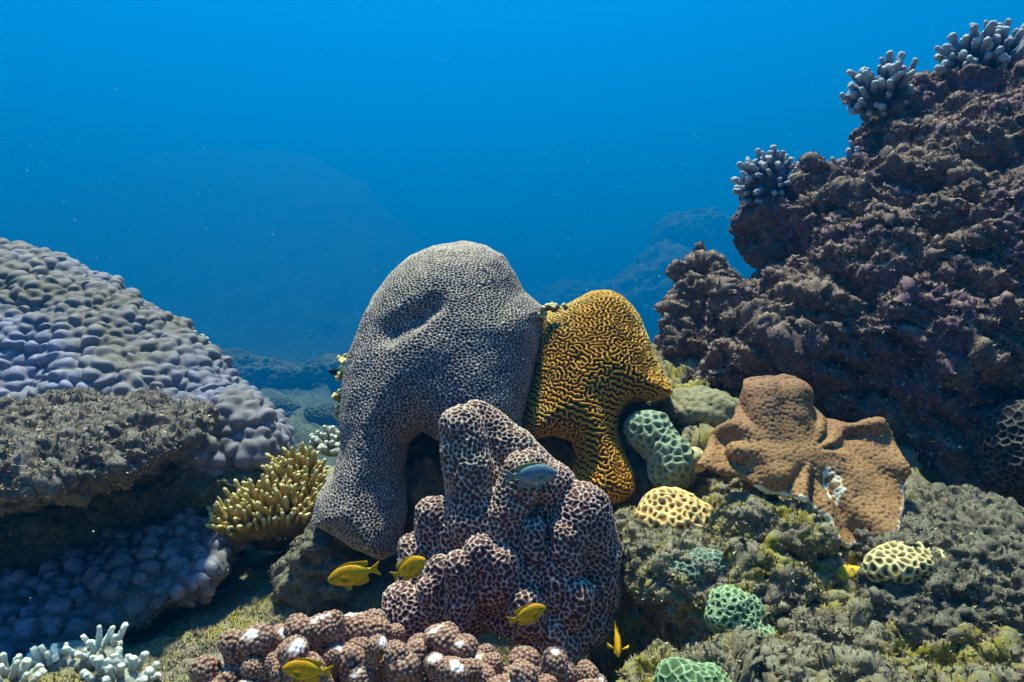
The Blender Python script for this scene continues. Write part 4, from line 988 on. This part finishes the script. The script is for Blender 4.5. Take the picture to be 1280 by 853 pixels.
def fish(label, loc, L, fwd, up=(0, 0, 1), kind='yellow', bend=0.0, fold=1.0):
    f_ = Vector(fwd).normalized(); u_ = Vector(up); l_ = u_.cross(f_).normalized(); u_ = f_.cross(l_)
    mats = dict(yellow=('fish_yellow', 'fin_y', 'fin_y', 'iris_y'), grey=('fish_grey', 'fin_g', 'fin_pale', 'iris_b'), black=('fish_black', 'fin_k', 'fin_k', 'eye'))[kind]
    root = empty('fish', loc, label, 'fish', 'fish hovering over the reef'); root.rotation_mode = 'QUATERNION'
    root.rotation_quaternion = Matrix((f_, l_, u_)).transposed().to_quaternion(); root.scale = (L, L, L)
    put('body', bend_x(BV, bend), BQ, M[mats[0]], root)
    def fin(nm, top, base, m, **kw):
        V, Q = fin_mesh(top, base, **kw); put(nm, bend_x(V, bend), Q, M[m], root)
    fin('dorsal_fin', [(0.26, 0.205), (0.15, 0.245), (0.02, 0.262), (-0.10, 0.25), (-0.21, 0.235), (-0.34, 0.215), (-0.36, 0.16), (-0.31, 0.10)],
        [(0.28, 0.17), (0.17, 0.20), (0.04, 0.207), (-0.08, 0.185), (-0.16, 0.155), (-0.22, 0.125), (-0.26, 0.10), (-0.29, 0.08)], mats[1])
    fin('anal_fin', [(0.0, -0.235), (-0.10, -0.255), (-0.20, -0.245), (-0.30, -0.22), (-0.33, -0.16), (-0.30, -0.09)],
        [(0.02, -0.20), (-0.07, -0.185), (-0.14, -0.16), (-0.20, -0.125), (-0.25, -0.095), (-0.29, -0.065)], mats[2])
    fin('tail_fin', [(-0.585, 0.165), (-0.56, 0.11), (-0.53, 0.06), (-0.515, 0.008), (-0.53, -0.045), (-0.56, -0.095), (-0.585, -0.15)],
        [(-0.385, 0.05), (-0.39, 0.036), (-0.395, 0.02), (-0.395, 0.008), (-0.395, -0.006), (-0.39, -0.02), (-0.385, -0.036)], mats[2], th=0.012)
    for s in (-1, 1):
        fin('pectoral_fin', [(0.17, 0.03), (0.08, 0.035), (0.05, -0.02), (0.07, -0.075), (0.16, -0.07)], [(0.235, 0.0), (0.23, -0.012), (0.225, -0.022), (0.225, -0.033), (0.23, -0.045)], mats[2], y=s * 0.082, th=0.004, flare=s * 0.09 * fold)
        fin('pelvic_fin', [(0.14, -0.27), (0.10, -0.295), (0.05, -0.275), (0.03, -0.23)], [(0.21, -0.185), (0.19, -0.192), (0.17, -0.196), (0.15, -0.2)], mats[2], y=s * 0.02, th=0.004, flare=s * 0.05)
        V, Q = sph((0.375, s * 0.056, 0.038), (0.030, 0.012, 0.030)); e = put('eye', V, Q, M[mats[3]], root)
        V, Q = sph((0.377, s * 0.0615, 0.038), (0.020, 0.010, 0.020)); put('pupil', V, Q, M['eye'], e)
    V, Q = fin_mesh([(0.498, 0.004), (0.47, -0.03), (0.44, -0.045)], [(0.49, -0.006), (0.468, -0.034), (0.44, -0.049)], 0.0, 0.03)
    return root
Yf = 1.05
def at(px0, py0, px1, py1, Y):     # nose and tail pixels
    a, b = W(px0, py0, Y), W(px1, py1, Y); return (a * 0.52 + b * 0.48), float(np.linalg.norm(a - b)) / 1.085, a - b
c, L, d = at(409, 724, 474, 712, 1.08); fish('yellow damselfish swimming left in front of the dark cave', c, L, (d[0], -0.012, d[2]), bend=0.04, kind='yellow')
c, L, d = at(533, 696, 491, 724, 1.08); fish('yellow damselfish with raised head at the left flank of the honeycomb coral', c, L * 1.08, (d[0], -0.02, d[2]), bend=-0.05)
c, L, d = at(684, 760, 635, 776, 1.08); fish('yellow damselfish facing right in front of the foot of the honeycomb coral', c, L, (d[0], 0.015, d[2]), bend=0.05)
fish('yellow damselfish seen head on with spread fins in the black gap', W(772, 803, 1.12), 0.062, (-0.10, -1, -0.35), (0.05, -0.35, 1), bend=-0.12, fold=2.2)
c, L, d = at(352, 834, 414, 842, 0.97); fish('yellow damselfish facing left over the brown branching coral', c, L, (d[0], -0.005, d[2]), bend=-0.03)
c, L, d = at(698, 592, 632, 596, 1.14); fish('blue grey damselfish with a yellow tail hovering before the honeycomb towers', c, L, (d[0], 0.012, d[2]), kind='grey', bend=0.03)
fish('tiny black damselfish in open water left of the purple dome', W(418, 465, 2.5), 0.045, (-0.8, -0.5, 0.1), kind='black')

# ------------------------------------------------------------------ far coral heads
def head_mesh(i):
    f = Field((-1.3, -1.3, -0.6), (1.3, 1.3, 1.3), 0.06)
    rg = np.random.default_rng(i + 50); f.add(f.ell((0, 0, 0), (1, 1, 0.8)))
    for q in range(5): f.add(f.ell(rg.uniform(-0.6, 0.6, 3) * (1, 1, 0.5), (0.55, 0.5, 0.45)), 0.2)
    V, Q = f.mesh(); V, Q = subdivide(V, Q, 1)
    V = rockify(V, Q, 0.10, 1.6, 0.07, 4.0, 0.03, 12, i)
    me = raw_mesh(V, Q, 'coral_head'); me.materials.append(M['far']); return me
HM = [head_mesh(i) for i in range(4)]
random.seed(5)
FAR = [(322, 478, 46), (285, 462, 40), (378, 492, 26), (432, 486, 36), (350, 512, 22), (300, 512, 20), (405, 520, 22), (362, 470, 30), (250, 450, 34), (420, 468, 40), (330, 540, 17), (385, 548, 15)]
FAR += [(random.uniform(235, 440), q, random.uniform(6, 15) * (0.7 + (q - 480) / 120)) for q in np.linspace(484, 568, 30)]
for i, (px, py, rp) in enumerate(FAR):
    sl_ = (py - 426.5) / FOC
    Y = min(42.0, 1.15 / max(sl_ - 0.05, 0.02)); r = rp * Y / FOC
    o = bpy.data.objects.new('coral_head', HM[i % 4]); COL.objects.link(o)
    o.location = [float(q) for q in W(px, py, Y)]; o.scale = (r * random.uniform(0.85, 1.2), r, r * random.uniform(0.65, 0.9)); o.rotation_euler = (0, 0, random.uniform(0, 6.28))
    tag(o, 'faint blue green coral head in the gap left of the purple dome', 'coral', 'far coral heads in the left gap')
for i, (px, py, Y, r, zs, lab) in enumerate([(870, 300, 10.0, 0.62, 0.85, 'faint round coral head above the left spur of the big rock'), (845, 400, 9.0, 0.95, 1.2, 'faint blue reef mound rising between the orange coral and the big rock'), (760, 420, 13.0, 1.4, 0.9, 'very faint blue mound showing just above the orange coral'), (920, 350, 11.0, 1.0, 1.2, 'faded blue mound showing behind the notch of the big rock')]):
    o = bpy.data.objects.new('coral_head', HM[i % 4]); COL.objects.link(o)
    Y *= 10; r *= 10; o.data.materials[0] = M['far']
    o.location = W(px, py, Y); o.scale = (r, r, r * zs); tag(o, lab, 'coral')

# ------------------------------------------------------------------ drifting specks
rg = np.random.default_rng(8); VV = []; QQ = []
for i in range(420):
    Y = rg.uniform(0.8, 3.0); p = W(rg.uniform(0, 1280), rg.uniform(60, 853), Y); r = rg.uniform(0.0004, 0.0011)
    V, Q = sph((0, 0, 0), (r, r * rg.uniform(0.5, 1), r), 6); QQ.append(Q + sum(len(v) for v in VV)); VV.append(V + p)
o = put('drifting_particles', np.concatenate(VV), np.concatenate(QQ), M['white'], base=(0, 0, 0), attrs={'ridge': np.ones(sum(len(v) for v in VV))}); tag(o, kind='stuff')
print('script', time.time() - T0)
